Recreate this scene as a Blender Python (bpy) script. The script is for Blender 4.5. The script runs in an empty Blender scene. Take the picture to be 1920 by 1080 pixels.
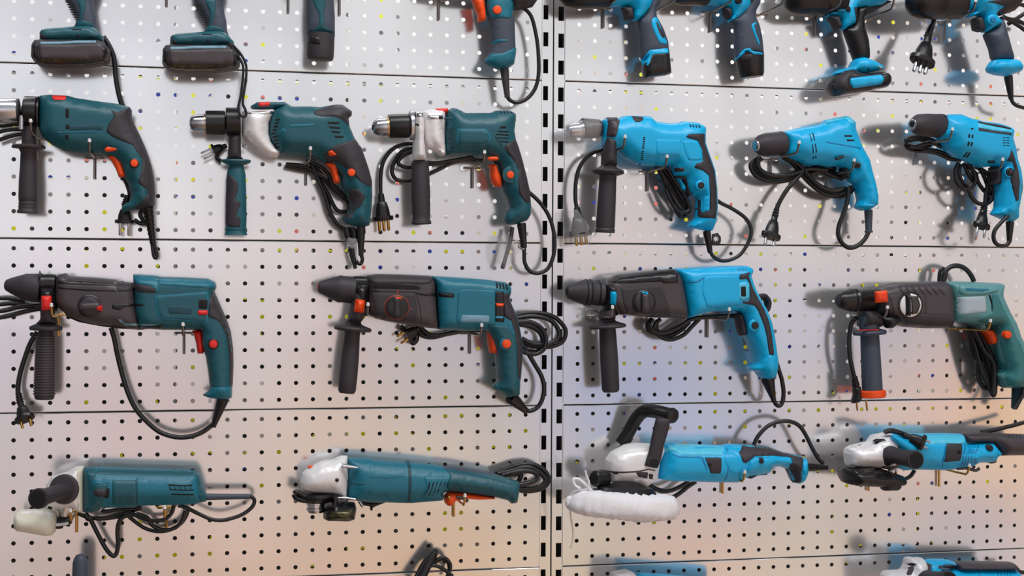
import bpy, bmesh, math, random
import numpy as np
from mathutils import Vector, Matrix
from mathutils.bvhtree import BVHTree
from mathutils.geometry import delaunay_2d_cdt

random.seed(7)
scene = bpy.context.scene
COL = scene.collection

# ------------------------------------------------------------ camera
# the steel back wall of the display is the plane y = 0; the shopper stands on the -y side, 2.59 m away
FPX = 2702.2
CAM = Vector((0.322, -2.5933, -0.3526))
YAW, PIT, ROL = -0.2094, -0.0115, -0.0048
_ca, _sa, _cb, _sb, _cc, _sc = math.cos(YAW), math.sin(YAW), math.cos(PIT), math.sin(PIT), math.cos(ROL), math.sin(ROL)
MR = Matrix(((_ca, -_sa, 0), (_sa, _ca, 0), (0, 0, 1))) @ Matrix(((1, 0, 0), (0, _cb, -_sb), (0, _sb, _cb))) @ Matrix(((_cc, 0, _sc), (0, 1, 0), (-_sc, 0, _cc)))
cam_data = bpy.data.cameras.new('camera')
cam = bpy.data.objects.new('camera', cam_data)
COL.objects.link(cam)
right, fwd, up = MR.col[0], MR.col[1], MR.col[2]
cam.matrix_world = Matrix.Translation(CAM) @ Matrix((right, up, -fwd)).transposed().to_4x4()
cam_data.sensor_width = 36.0
cam_data.lens = FPX / 1920 * 36.0
cam_data.clip_start = 0.05
scene.camera = cam

# ------------------------------------------------------------ colour management
scene.view_settings.view_transform = 'Standard'
scene.view_settings.look = 'None'
scene.view_settings.gamma = 1.0
scene.view_settings.exposure = 0.0
scene.view_settings.use_curve_mapping = False

def lin(c):
    return tuple(((v / 255) / 12.92 if v / 255 <= 0.04045 else ((v / 255 + 0.055) / 1.055) ** 2.4) for v in c) + (1.0,)

# ------------------------------------------------------------ world: the bright, colourful shop around
def build_world():
    w = bpy.data.worlds.new('shop_surroundings'); scene.world = w; w.use_nodes = True
    nt = w.node_tree; N = nt.nodes; L = nt.links; N.clear()
    out = N.new('ShaderNodeOutputWorld'); bg = N.new('ShaderNodeBackground')
    tc = N.new('ShaderNodeTexCoord'); sep = N.new('ShaderNodeSeparateXYZ')
    L.new(tc.outputs['Generated'], sep.inputs[0])
    def rng(v, a, b, c, d):
        m = N.new('ShaderNodeMapRange'); m.inputs[1].default_value = a; m.inputs[2].default_value = b; m.inputs[3].default_value = c; m.inputs[4].default_value = d
        L.new(v, m.inputs[0]); return m.outputs[0]
    def ramp(v, stops):
        c = N.new('ShaderNodeValToRGB'); L.new(v, c.inputs[0]); e = c.color_ramp.elements
        e[0].position, e[0].color = stops[0][0], lin(stops[0][1]); e[1].position, e[1].color = stops[-1][0], lin(stops[-1][1])
        for p_, c_ in stops[1:-1]:
            x = e.new(p_); x.color = lin(c_)
        return c.outputs[0]
    def mixc(f, a, b, mode='MIX'):
        m = N.new('ShaderNodeMixRGB'); m.blend_type = mode
        for k, v in ((0, f), (1, a), (2, b)):
            if isinstance(v, (float, tuple)): m.inputs[k].default_value = v
            else: L.new(v, m.inputs[k])
        return m.outputs[0]
    # what stands across the aisle, from the floor (0) to the ceiling (1)
    el = rng(sep.outputs['Z'], -.5, .5, 0, 1)
    left = ramp(el, [(0, (90, 84, 80)), (.2, (140, 124, 112)), (.30, (202, 180, 168)), (.38, (204, 190, 192)), (.44, (210, 200, 212)), (.49, (226, 218, 232)), (.52, (250, 250, 255)), (.56, (255, 255, 255)), (.61, (226, 232, 244)), (.68, (232, 232, 238)), (.8, (180, 182, 186)), (1, (160, 162, 166))])
    mid = ramp(el, [(0, (90, 84, 80)), (.2, (150, 124, 96)), (.30, (222, 184, 140)), (.38, (206, 182, 158)), (.44, (196, 186, 184)), (.50, (204, 198, 200)), (.55, (228, 222, 226)), (.58, (206, 210, 214)), (.62, (222, 226, 230)), (.68, (232, 232, 234)), (.8, (180, 182, 186)), (1, (160, 162, 166))])
    rgt = ramp(el, [(0, (90, 84, 80)), (.2, (170, 140, 104)), (.30, (236, 196, 140)), (.38, (220, 192, 158)), (.46, (216, 204, 202)), (.53, (220, 212, 208)), (.60, (228, 224, 224)), (.68, (236, 234, 236)), (.8, (180, 180, 182)), (1, (160, 160, 162))])
    base = mixc(rng(sep.outputs['X'], -.05, .10, 0, 1), left, mid)
    base = mixc(rng(sep.outputs['X'], .2, .42, 0, 1), base, rgt)
    mp = N.new('ShaderNodeMapping'); mp.inputs['Scale'].default_value = (9, 9, 11); L.new(tc.outputs['Generated'], mp.inputs[0])
    nz = N.new('ShaderNodeTexNoise'); nz.inputs['Scale'].default_value = 1.0; nz.inputs['Detail'].default_value = 3; L.new(mp.outputs[0], nz.inputs[0])
    goods = ramp(nz.outputs['Fac'], [(.28, (255, 208, 70)), (.38, (255, 214, 120)), (.43, (246, 150, 140)), (.49, (226, 206, 200)), (.55, (200, 196, 150)), (.61, (170, 176, 220)), (.72, (96, 150, 214))])
    f1 = rng(sep.outputs['Z'], .07, -.04, 0, .8)
    f2 = rng(sep.outputs['X'], -.1, .3, .2, 1)
    mm = N.new('ShaderNodeMath'); mm.operation = 'MULTIPLY'; L.new(f1, mm.inputs[0]); L.new(f2, mm.inputs[1])
    col_ = mixc(mm.outputs[0], base, goods)
    dim = ramp(rng(sep.outputs['X'], -1, 1, 0, 1), [(0, (150, 150, 150)), (.3, (150, 150, 150)), (.42, (255, 255, 255)), (.82, (255, 255, 255)), (.92, (160, 160, 160)), (1, (160, 160, 160))])
    col_ = mixc(1.0, col_, dim, 'MULTIPLY')
    L.new(col_, bg.inputs[0]); bg.inputs[1].default_value = 1.18
    L.new(bg.outputs[0], out.inputs[0])
build_world()

def area(name, loc, rot, sx, sy, power, colr=(1, 1, 1)):
    l = bpy.data.lights.new(name, 'AREA'); l.shape = 'RECTANGLE'; l.size = sx; l.size_y = sy; l.energy = power; l.color = colr
    o = bpy.data.objects.new(name, l); o.location = loc; o.rotation_euler = rot; COL.objects.link(o); return o
# fluorescent rows on the shop ceiling, in front of the display
area('ceiling_light', (0.3, -1.3, 2.0), (math.radians(28), 0, 0), 2.6, 0.35, 34)
area('ceiling_light', (1.9, -1.7, 2.1), (math.radians(32), 0, math.radians(0)), 2.0, 0.35, 28)
# the lit aisle on the other side of the perforated wall
area('ceiling_light', (0.95, 0.42, 1.25), (math.radians(-25), 0, 0), 3.0, 0.3, 34)

# ------------------------------------------------------------ materials
def mat(name, rgb, rough=0.5, metal=0.0, bump=0.0, bscale=400, coat=0.0, var=0.06, spec=0.5, aniso=0):
    m = bpy.data.materials.new(name); m.use_nodes = True; nt = m.node_tree; N = nt.nodes; L = nt.links
    b = N['Principled BSDF']; tc = N.new('ShaderNodeTexCoord')
    nz = N.new('ShaderNodeTexNoise'); nz.inputs['Scale'].default_value = 35; nz.inputs['Detail'].default_value = 4
    L.new(tc.outputs['Object'], nz.inputs[0])
    mx = N.new('ShaderNodeMixRGB'); c = lin(rgb)
    mx.inputs[1].default_value = tuple(v * (1 - var) for v in c[:3]) + (1,); mx.inputs[2].default_value = tuple(min(1, v * (1 + var)) for v in c[:3]) + (1,)
    L.new(nz.outputs['Fac'], mx.inputs[0]); L.new(mx.outputs[0], b.inputs['Base Color'])
    b.inputs['Roughness'].default_value = rough; b.inputs['Metallic'].default_value = metal
    b.inputs['Specular IOR Level'].default_value = spec
    if coat: b.inputs['Coat Weight'].default_value = coat; b.inputs['Coat Roughness'].default_value = 0.15
    if bump:
        n2 = N.new('ShaderNodeTexNoise'); n2.inputs['Scale'].default_value = bscale; n2.inputs['Detail'].default_value = 3
        L.new(tc.outputs['Object'], n2.inputs[0]); bp = N.new('ShaderNodeBump'); bp.inputs['Strength'].default_value = bump; bp.inputs['Distance'].default_value = 0.0006
        L.new(n2.outputs['Fac'], bp.inputs['Height']); L.new(bp.outputs[0], b.inputs['Normal'])
    return m
M = dict(
    teal=mat('dark_teal_plastic', (22, 88, 101), 0.42, bump=.25),
    teal2=mat('petrol_teal_plastic', (20, 112, 134), 0.42, bump=.25),
    teal3=mat('pale_sea_green_plastic', (96, 154, 158), 0.38, bump=.2),
    tealdk=mat('deep_teal_plastic', (18, 66, 80), 0.45, bump=.2),
    blue=mat('bright_sky_blue_plastic', (0, 180, 236), 0.36, bump=.2),
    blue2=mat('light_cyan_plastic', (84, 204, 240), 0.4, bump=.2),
    bluedk=mat('deeper_blue_plastic', (0, 128, 184), 0.4),
    rub=mat('charcoal_rubber', (52, 48, 54), 0.55, bump=.5, bscale=900),
    rub2=mat('slate_blue_rubber', (66, 76, 92), 0.5, bump=.5, bscale=900),
    black=mat('black_plastic', (24, 22, 25), 0.32, bump=.15),
    brown=mat('warm_grey_gearcase_plastic', (70, 63, 68), 0.42, bump=.3),
    black_and_shade=mat('near_black_and_recess_shade', (10, 11, 14), 0.8),  # near-black for small marks, and painted shade of flat vents, bores and grooves
    cord=mat('glossy_black_rubber_cord', (26, 26, 30), 0.3, var=.02),
    orange=mat('orange_red_switch_plastic', (255, 82, 14), 0.4),
    red=mat('red_switch_plastic', (235, 42, 34), 0.4),
    steel=mat('brushed_steel', (205, 205, 210), 0.22, 1.0, var=.03),
    steeldk=mat('dark_phosphated_steel', (84, 80, 80), 0.38, .8),
    gold=mat('brass_plated_steel', (214, 168, 90), 0.25, 1.0),
    alu=mat('cast_aluminium_gearcase', (240, 238, 240), 0.36, .15, bump=.4, bscale=700),
    white=mat('white_lambswool', (246, 244, 248), 0.95, bump=1.0, bscale=500, var=.03),
    cream=mat('cream_sanding_disc', (226, 222, 204), 0.55, bump=.6),
    grey=mat('satin_grey_label', (120, 160, 180), 0.4),
    greyl=mat('pale_grey_rating_label', (176, 192, 202), 0.3),
    olive=mat('olive_grey_guard', (84, 80, 56), 0.25, .7),
    wire=mat('nickel_plated_wire', (158, 150, 146), 0.28, 1.0, var=.05),
    grn=mat('sea_green_plastic', (52, 122, 126), 0.34, bump=.2),
    ball=mat('white_plastic_hook_tip', (240, 240, 240), 0.35),
)
def wall_mat():
    m = bpy.data.materials.new('grey_enamelled_perforated_steel'); m.use_nodes = True; nt = m.node_tree; N = nt.nodes; L = nt.links
    b = N['Principled BSDF']; tc = N.new('ShaderNodeTexCoord')
    nz = N.new('ShaderNodeTexNoise'); nz.inputs['Scale'].default_value = 6; nz.inputs['Detail'].default_value = 5
    L.new(tc.outputs['Object'], nz.inputs[0])
    mx = N.new('ShaderNodeMixRGB'); mx.inputs[1].default_value = lin((234, 233, 234)); mx.inputs[2].default_value = lin((238, 237, 237))
    L.new(nz.outputs['Fac'], mx.inputs[0]); L.new(mx.outputs[0], b.inputs['Base Color'])
    b.inputs['Metallic'].default_value = 0.76
    mr = N.new('ShaderNodeMapRange'); mr.inputs[3].default_value = 0.14; mr.inputs[4].default_value = 0.155
    L.new(nz.outputs['Fac'], mr.inputs[0]); L.new(mr.outputs[0], b.inputs['Roughness'])
    return m
M['wall'] = wall_mat()
def goods_mat():
    m = bpy.data.materials.new('stacked_goods_seen_through_the_holes'); m.use_nodes = True; nt = m.node_tree; N = nt.nodes; L = nt.links
    b = N['Principled BSDF']; b.inputs['Roughness'].default_value = 0.8; tc = N.new('ShaderNodeTexCoord')
    sc = N.new('ShaderNodeVectorMath'); sc.operation = 'SCALE'; sc.inputs['Scale'].default_value = 1 / 0.052; L.new(tc.outputs['Object'], sc.inputs[0])
    fl = N.new('ShaderNodeVectorMath'); fl.operation = 'FLOOR'; L.new(sc.outputs[0], fl.inputs[0])
    wn = N.new('ShaderNodeTexWhiteNoise'); L.new(fl.outputs[0], wn.inputs[0])
    nz = N.new('ShaderNodeTexNoise'); nz.inputs['Scale'].default_value = 2.2; nz.inputs['Detail'].default_value = 1; L.new(tc.outputs['Object'], nz.inputs[0])
    sep = N.new('ShaderNodeSeparateXYZ'); L.new(tc.outputs['Object'], sep.inputs[0])
    def math_(op, a, b_):
        n = N.new('ShaderNodeMath'); n.operation = op
        for k, v in enumerate((a, b_)):
            if isinstance(v, (int, float)): n.inputs[k].default_value = v
            else: L.new(v, n.inputs[k])
        return n.outputs[0]
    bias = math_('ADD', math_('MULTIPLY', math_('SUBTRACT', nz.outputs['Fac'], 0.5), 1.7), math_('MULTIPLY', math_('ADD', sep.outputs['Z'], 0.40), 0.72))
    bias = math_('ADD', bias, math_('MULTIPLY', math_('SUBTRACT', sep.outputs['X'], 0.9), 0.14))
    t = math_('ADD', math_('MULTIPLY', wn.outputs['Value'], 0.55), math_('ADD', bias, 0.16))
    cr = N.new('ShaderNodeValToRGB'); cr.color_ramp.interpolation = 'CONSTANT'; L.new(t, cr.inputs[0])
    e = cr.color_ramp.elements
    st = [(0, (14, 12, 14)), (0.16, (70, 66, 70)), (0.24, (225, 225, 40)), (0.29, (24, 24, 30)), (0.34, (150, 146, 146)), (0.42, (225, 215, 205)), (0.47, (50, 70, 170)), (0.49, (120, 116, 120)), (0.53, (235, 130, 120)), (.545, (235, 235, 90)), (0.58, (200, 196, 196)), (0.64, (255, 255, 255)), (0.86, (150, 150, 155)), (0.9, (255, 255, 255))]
    e[0].color = lin(st[0][1]); e[1].position = st[-1][0]; e[1].color = lin(st[-1][1])
    for p_, c_ in st[1:-1]:
        x = e.new(p_); x.color = lin(c_)
    L.new(cr.outputs[0], b.inputs['Base Color'])
    return m
M['goods'] = goods_mat()
def clear_mat():
    m = bpy.data.materials.new('crinkled_clear_plastic_film'); m.use_nodes = True; nt = m.node_tree; N = nt.nodes; L = nt.links
    N.clear(); out = N.new('ShaderNodeOutputMaterial'); t = N.new('ShaderNodeBsdfTransparent'); g = N.new('ShaderNodeBsdfPrincipled')
    g.inputs['Base Color'].default_value = (.85, .86, .88, 1); g.inputs['Roughness'].default_value = .15
    nz = N.new('ShaderNodeTexNoise'); nz.inputs['Scale'].default_value = 60; tc = N.new('ShaderNodeTexCoord'); L.new(tc.outputs['Object'], nz.inputs[0])
    bp = N.new('ShaderNodeBump'); bp.inputs['Strength'].default_value = 1; bp.inputs['Distance'].default_value = .004; L.new(nz.outputs['Fac'], bp.inputs['Height']); L.new(bp.outputs[0], g.inputs['Normal'])
    mx = N.new('ShaderNodeMixShader'); mx.inputs[0].default_value = .16; L.new(t.outputs[0], mx.inputs[1]); L.new(g.outputs[0], mx.inputs[2]); L.new(mx.outputs[0], out.inputs[0])
    return m
M['clear'] = clear_mat()

# ------------------------------------------------------------ geometry helpers
def ray_dir(px, py):
    return (MR @ Vector(((px - 960) / FPX, 1.0, -(py - 540) / FPX))).normalized()
def P(px, py, d):                                   # the point at pixel (px, py) standing d metres in front of the steel wall
    r = ray_dir(px, py); t = (-d - CAM.y) / r.y
    return CAM + r * t
def mpp(px, py, d):                                 # metres per pixel there
    return (P(px + 1, py, d) - P(px - 1, py, d)).length / 2
def S(s):
    return [tuple(float(v) for v in q.split(',')) for q in s.split()]

def finish(me, ang=50):
    bm = bmesh.new(); bm.from_mesh(me)
    bmesh.ops.recalc_face_normals(bm, faces=bm.faces)
    for f in bm.faces: f.smooth = True
    for e in bm.edges:
        if len(e.link_faces) == 2 and e.calc_face_angle(0) > math.radians(ang): e.smooth = False
    bm.to_mesh(me); bm.free()

def link(name, verts, faces, m, parent=None, ang=50, root=None):
    o0 = root.location if root is not None else Vector((0, 0, 0))
    me = bpy.data.meshes.new(name)
    me.from_pydata([tuple(Vector(v) - o0) for v in verts], [], faces); me.update()
    finish(me, ang); me.materials.append(m)
    o = bpy.data.objects.new(name, me); COL.objects.link(o)
    if parent is not None: o.parent = parent
    return o

def fillet(pts, r):
    n = len(pts); out = []
    for i in range(n):
        a, b, c = np.array(pts[i - 1]), np.array(pts[i]), np.array(pts[(i + 1) % n])
        u, v = a - b, c - b; lu, lv = np.linalg.norm(u), np.linalg.norm(v)
        if lu < 1e-9 or lv < 1e-9: continue
        k = min(r, .42 * lu, .42 * lv); p0, p2 = b + u / lu * k, b + v / lv * k
        for t in (0, .33, .67, 1): out.append((1 - t) ** 2 * p0 + 2 * t * (1 - t) * b + t * t * p2)
    return out

def resample(pts, g):
    out = []; n = len(pts)
    for i in range(n):
        a, b = np.array(pts[i]), np.array(pts[(i + 1) % n]); l = np.linalg.norm(b - a)
        if l < g * .15: continue
        k = max(1, int(math.ceil(l / g)))
        for j in range(k): out.append(a + (b - a) * j / k)
    return np.array(out)

def sdist(Q, poly):                                 # signed distance, positive inside
    Q = np.asarray(Q); A = poly; B = np.roll(poly, -1, axis=0)
    best = np.full(len(Q), 1e9); ins = np.zeros(len(Q), bool)
    for a, b in zip(A, B):
        ab = b - a; L2 = max(ab @ ab, 1e-18)
        t = np.clip(((Q - a) @ ab) / L2, 0, 1)
        best = np.minimum(best, np.hypot(*(Q - a - t[:, None] * ab).T))
        c = (a[1] > Q[:, 1]) != (b[1] > Q[:, 1])
        if abs(b[1] - a[1]) > 1e-15:
            ins ^= c & (Q[:, 0] < (b[0] - a[0]) * (Q[:, 1] - a[1]) / (b[1] - a[1]) + a[0])
    return np.where(ins, best, -best)

def grid_poly(poly, g, rings):
    """points and triangles that fill the polygon; n boundary points come first"""
    B = resample(poly, g); n = len(B)
    nx = np.roll(B, -1, 0) - np.roll(B, 1, 0); nx = np.stack([-nx[:, 1], nx[:, 0]], 1); nx /= np.maximum(np.linalg.norm(nx, axis=1), 1e-9)[:, None]
    area2 = np.sum(B[:, 0] * np.roll(B[:, 1], -1) - np.roll(B[:, 0], -1) * B[:, 1])
    if area2 < 0: nx = -nx
    extra = []
    for o in rings:
        Q = B + nx * o; s = sdist(Q, B); extra.append(Q[s > .93 * o])
    lo, hi = B.min(0), B.max(0); h = g * 1.15
    xs = np.arange(lo[0], hi[0] + h, h); zs = np.arange(lo[1], hi[1] + h, h * .87)
    H = np.array([(x + (h / 2 if j % 2 else 0), z) for j, z in enumerate(zs) for x in xs])
    s = sdist(H, B); H = H[s > (max(rings) if rings else 0) + g * .45]; extra.append(H)
    E_ = np.concatenate(extra) if extra else np.zeros((0, 2))
    keep = []; cell = {}; md = g * .3
    for q in E_:
        k = (int(q[0] // md), int(q[1] // md))
        if any((k[0] + i, k[1] + j) in cell for i in (0, -1, 1) for j in (0, -1, 1)) and any(np.hypot(*(q - c)) < md for i in (-1, 0, 1) for j in (-1, 0, 1) for c in cell.get((k[0] + i, k[1] + j), ())): continue
        cell.setdefault(k, []).append(q); keep.append(q)
    V = np.concatenate([B, np.array(keep)]) if keep else B
    vo, _e, fo, _ov, _oe, _of = delaunay_2d_cdt([Vector(v) for v in V], [], [list(range(n))], 1, 1e-7)
    VO = np.array([tuple(v) for v in vo])
    tris = [tuple(f) for f in fo]
    return VO, tris, B

def tri_boundary(tris):
    cnt = {}
    for t in tris:
        for a, b in zip(t, t[1:] + t[:1]):
            k = (min(a, b), max(a, b)); cnt[k] = None if k in cnt else (a, b)
    return [v for v in cnt.values() if v is not None]

def smooth_h(h, tris, fixed, it):
    n = len(h); idx = np.array([(a, b) for t in tris for a, b in zip(t, t[1:] + t[:1])])
    idx = np.concatenate([idx, idx[:, ::-1]])
    for _ in range(it):
        s = np.zeros(n); c = np.zeros(n); np.add.at(s, idx[:, 0], h[idx[:, 1]]); np.add.at(c, idx[:, 0], 1)
        h = np.where(fixed, h, .4 * h + .6 * s / np.maximum(c, 1))
    return h

class Shape:                                        # remembers a part's surface so that smaller parts can sit on it
    def __init__(s, o, verts, faces, d, T): s.o, s.d, s.T = o, d, T; s.bvh = BVHTree.FromPolygons([Vector(v) for v in verts], faces)

class Tool:
    def __init__(s, name, label, cat, view, at, d=.065, group=None):
        s.v = view; s.d = d
        s.root = bpy.data.objects.new(name, None); COL.objects.link(s.root)
        s.root.empty_display_size = .02
        x, y = s.px(at); s.root.location = P(x, y, d); s.root['label'] = label; s.root['category'] = cat
        if group: s.root['group'] = group
    def px(s, q): return (s.v[0] + q[0] / s.v[2], s.v[1] + q[1] / s.v[2])
    def w(s, q, d=None):
        x, y = s.px(q); return P(x, y, s.d if d is None else d)
    def k(s, q, d=None):
        x, y = s.px(q); return mpp(x, y, s.d if d is None else d) / s.v[2]
    def _l(s, name, v, f, m, par, ang=50):
        p = s.root if par is None else (par.o if isinstance(par, Shape) else par)
        return link(name, v, f, M[m] if isinstance(m, str) else m, p, ang, s.root)
    def body(s, name, pts, m, T=.03, R=.02, par=None, d=None, r=6, g=.0045, asym=1.0, sm=3):
        """a solid with rounded flanks: outline, half thickness T, flank radius R"""
        d = s.d if d is None else d
        if isinstance(pts, str): pts = S(pts)
        W = [s.w(q, d) for q in pts]; k = s.k(pts[0], d)
        poly = np.array(fillet([(p.x, p.z) for p in W], r * k))
        ext = poly.max(0) - poly.min(0); g = min(g, max(.0009, min(ext) / 9))
        R = min(R, max(.0005, .5 * min(ext)))
        rings = [R * f for f in (.03, .12, .27, .5) if R * f > g * .12]
        V, tris, B = grid_poly(poly, g, rings)
        sd = np.maximum(sdist(V, B), 0); t = np.clip(sd / R, 0, 1)
        bd = tri_boundary(tris); fixed = np.zeros(len(V), bool)
        for a, b in bd: fixed[a] = fixed[b] = True
        h = T * np.sqrt(np.maximum(0, 1 - (1 - t) ** 2)); h[fixed] = 0
        if sm: 
            fx = fixed | (t < .3); h = smooth_h(h, tris, fx, sm)
        n = len(V); verts = [(V[i, 0], -d - h[i], V[i, 1]) for i in range(n)]
        back = {}
        for i in range(n):
            if fixed[i]: back[i] = i
            else: back[i] = len(verts); verts.append((V[i, 0], -d + h[i] * asym, V[i, 1]))
        faces = [t_ for t_ in tris] + [tuple(back[i] for i in reversed(t_)) for t_ in tris]
        return Shape(s._l(name, verts, faces, m, par, 70), verts, faces, d, T)
    def hit(s, q, bases):
        x, y = s.px(q); r = ray_dir(x, y); best = None
        for b in bases:
            loc, nr, ix, ds = b.bvh.ray_cast(CAM, r)
            if loc is not None and (best is None or ds < best[1]): best = (loc, ds)
        if best: return best[0]
        return P(x, y, bases[0].d)
    def over(s, name, pts, m, base, e=.001, wrap=False, par=None, r=3, g=.0045, sink=.002, bw=None):
        """a thin raised or inlaid part that follows the surface of its base"""
        bases = base if isinstance(base, (list, tuple)) else [base]
        if wrap: e, g = max(e, .0022), min(g, .0034)
        if isinstance(pts, str): pts = S(pts)
        W = [s.hit(q, bases) for q in pts]; k = s.k(pts[0])
        poly = np.array(fillet([(p.x, p.z) for p in W], r * k))
        ext = poly.max(0) - poly.min(0); g = min(g, max(.0009, min(ext) / 4))
        bw = bw or max(e, .0006)
        V, tris, B = grid_poly(poly, g, [bw] if bw < .4 * min(ext) else [])
        sd = np.maximum(sdist(V, B), 0); t = np.clip(sd / bw, 0, 1); pr = np.sqrt(np.maximum(0, 1 - (1 - t) ** 2))
        F, Bk = [], []
        for i, (x, z) in enumerate(V):
            yf, yb = [], []
            for b in bases:
                l = b.bvh.ray_cast(Vector((x, -3, z)), Vector((0, 1, 0)))[0]
                if l is not None:
                    yf.append(l.y); yb.append(b.bvh.ray_cast(Vector((x, 3, z)), Vector((0, -1, 0)))[0].y if wrap else l.y)
            f = min(yf) if yf else -bases[0].d
            bk = (max(yb) if yb else -bases[0].d)
            F.append((x, f - e * (.25 + .75 * pr[i]), z)); Bk.append((x, bk + e * (.25 + .75 * pr[i]) if wrap else f + sink, z))
        n = len(V); verts = F + Bk; faces = list(tris) + [tuple(i + n for i in reversed(t_)) for t_ in tris]
        for a, b in tri_boundary(tris): faces.append((b, a, a + n, b + n))
        return Shape(s._l(name, verts, faces, m, par if par is not None else bases[0], 60), verts, faces, bases[0].d, bases[0].T)
    def slots(s, pts_list, base, name='vent', m='black_and_shade', e=.0004):
        """one mesh of flat inlays, coloured dark for the shade inside vent slots"""
        vs, fs = [], []
        tmp = []
        for pts in pts_list:
            o = s.over(name, pts, m, base, e=e, r=2)
            tmp.append(o)
        dep = bpy.context.evaluated_depsgraph_get()
        for o in tmp:
            off = len(vs); me = o.o.data
            vs += [tuple(v.co + s.root.location) for v in me.vertices]; fs += [tuple(i + off for i in p_.vertices) for p_ in me.polygons]
        par = tmp[0].o.parent
        for o in tmp:
            me = o.o.data; bpy.data.objects.remove(o.o); bpy.data.meshes.remove(me)
        return s._l(name, vs, fs, m, par, 60)
    def lathe(s, name, p0, p1, prof, m, d0=None, d1=None, par=None, n=36, ang=35, flat=1.0):
        """a turned part along p0 -> p1: profile of (fraction, radius in view pixels)"""
        d0 = s.d if d0 is None else d0; d1 = d0 if d1 is None else d1
        A, B = s.w(p0, d0), s.w(p1, d1); ax = (B - A).normalized(); k = s.k(p0, (d0 + d1) / 2)
        u = ax.cross(Vector((0, 1, 0)));
        if u.length < .1: u = ax.cross(Vector((1, 0, 0)))
        u.normalize(); w_ = ax.cross(u)
        if isinstance(prof, str): prof = S(prof)
        verts, faces = [], []
        for t, r in prof:
            c = A.lerp(B, t)
            for i in range(n):
                a = 2 * math.pi * i / n
                verts.append(c + (u * math.cos(a) + w_ * math.sin(a) * flat) * max(r * k, 1e-5))
        for j in range(len(prof) - 1):
            for i in range(n): faces.append((j * n + i, j * n + (i + 1) % n, (j + 1) * n + (i + 1) % n, (j + 1) * n + i))
        faces.append(tuple(range(n - 1, -1, -1))); faces.append(tuple((len(prof) - 1) * n + i for i in range(n)))
        o = s._l(name, verts, faces, m, par, ang)
        tf = [f for f in faces if len(f) == 4]
        return Shape(o, verts, faces, (d0 + d1) / 2, 0)
    def ribs(s, name, p0, p1, r0, r1, cnt, m, d0=None, d1=None, par=None, th=.35, t0=0, t1=1, n=28):
        prof = []
        for i in range(cnt):
            a = t0 + (t1 - t0) * i / cnt; b = t0 + (t1 - t0) * (i + 1 - th) / cnt; c = t0 + (t1 - t0) * (i + 1) / cnt
            r = r0 + (r1 - r0) * i / max(1, cnt - 1)
            prof += [(a, r * .86), (a + (b - a) * .15, r), (b - (b - a) * .15, r), (b, r * .86), (c, r * .84)]
        return s.lathe(name, p0, p1, prof, m, d0, d1, par, n=n)
    def disc(s, name, c, r, m, base, h=.004, par=None, dome=.001, prof=None, n=36):
        """a round button or knob facing the shopper"""
        bases = base if isinstance(base, (list, tuple)) else [base]
        H = s.hit(c, bases); k = s.k(c, -H.y); R = r * k
        prof = prof or [(1.0, -.004), (1.0, h * .7), (.9, h), (.5, h + dome * .7), (.001, h + dome)]
        verts, faces = [], []
        for f, y in prof:
            for i in range(n):
                a = 2 * math.pi * i / n; verts.append((H.x + math.cos(a) * R * f, H.y - y, H.z + math.sin(a) * R * f))
        for j in range(len(prof) - 1):
            for i in range(n): faces.append((j * n + i, j * n + (i + 1) % n, (j + 1) * n + (i + 1) % n, (j + 1) * n + i))
        faces.append(tuple(range(n)))
        o = s._l(name, verts, faces, m, par if par is not None else bases[0])
        return Shape(o, verts, faces, -H.y, h)
    def cord(s, name, pts, r=.0037, m='cord', d=.03, par=None, n=10, sub=8, world=False, taper=1.0):
        if isinstance(pts, str): pts = S(pts)
        W = [(s.w(q[:2], q[2] if len(q) > 2 else d)) for q in pts]
        C = []
        for i in range(len(W) - 1):
            a, b, c, e = W[max(i - 1, 0)], W[i], W[i + 1], W[min(i + 2, len(W) - 1)]
            for j in range(sub):
                t = j / sub
                C.append(.5 * ((2 * b) + (-a + c) * t + (2 * a - 5 * b + 4 * c - e) * t * t + (-a + 3 * b - 3 * c + e) * t ** 3))
        C.append(W[-1])
        return s._l(name, *tube(C, r, n, taper), m, par, 50)
    def plug(s, a, b, w, d=.03, d1=None, pins=2, m='black', pl=.55, par=None, pm='steel', d2=None):
        """a mains plug: strain relief at a, face at b, w = width in view pixels"""
        d1 = d if d1 is None else d1
        a, b = np.array(a, float), np.array(b, float); u = (b - a) / np.linalg.norm(b - a); L_ = np.linalg.norm(b - a); v = np.array([-u[1], u[0]])
        o = s.lathe('plug', tuple(a), tuple(b), [(0, w * .13), (.1, w * .15), (.3, w * .17), (.34, w * .24), (.6, w * .33), (.82, w * .36), (.84, w * .5), (.97, w * .5), (1, w * .46)], m, d, d1, par, n=24, flat=.62)
        dd = d1 + (d1 - d) * pl * w / L_
        for k_ in ((-1, 1) if pins == 2 else (-1, 0, 1)):
            p0 = b + v * k_ * w * .22; p1 = p0 + u * w * pl
            q = s.lathe('plug_pin', tuple(p0), tuple(p1), [(0, w * .075), (.9, w * .075), (1, w * .04)], pm, d1, dd, o, n=12)
            q.o['label'] = 'metal plug pin'
        return o

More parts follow.
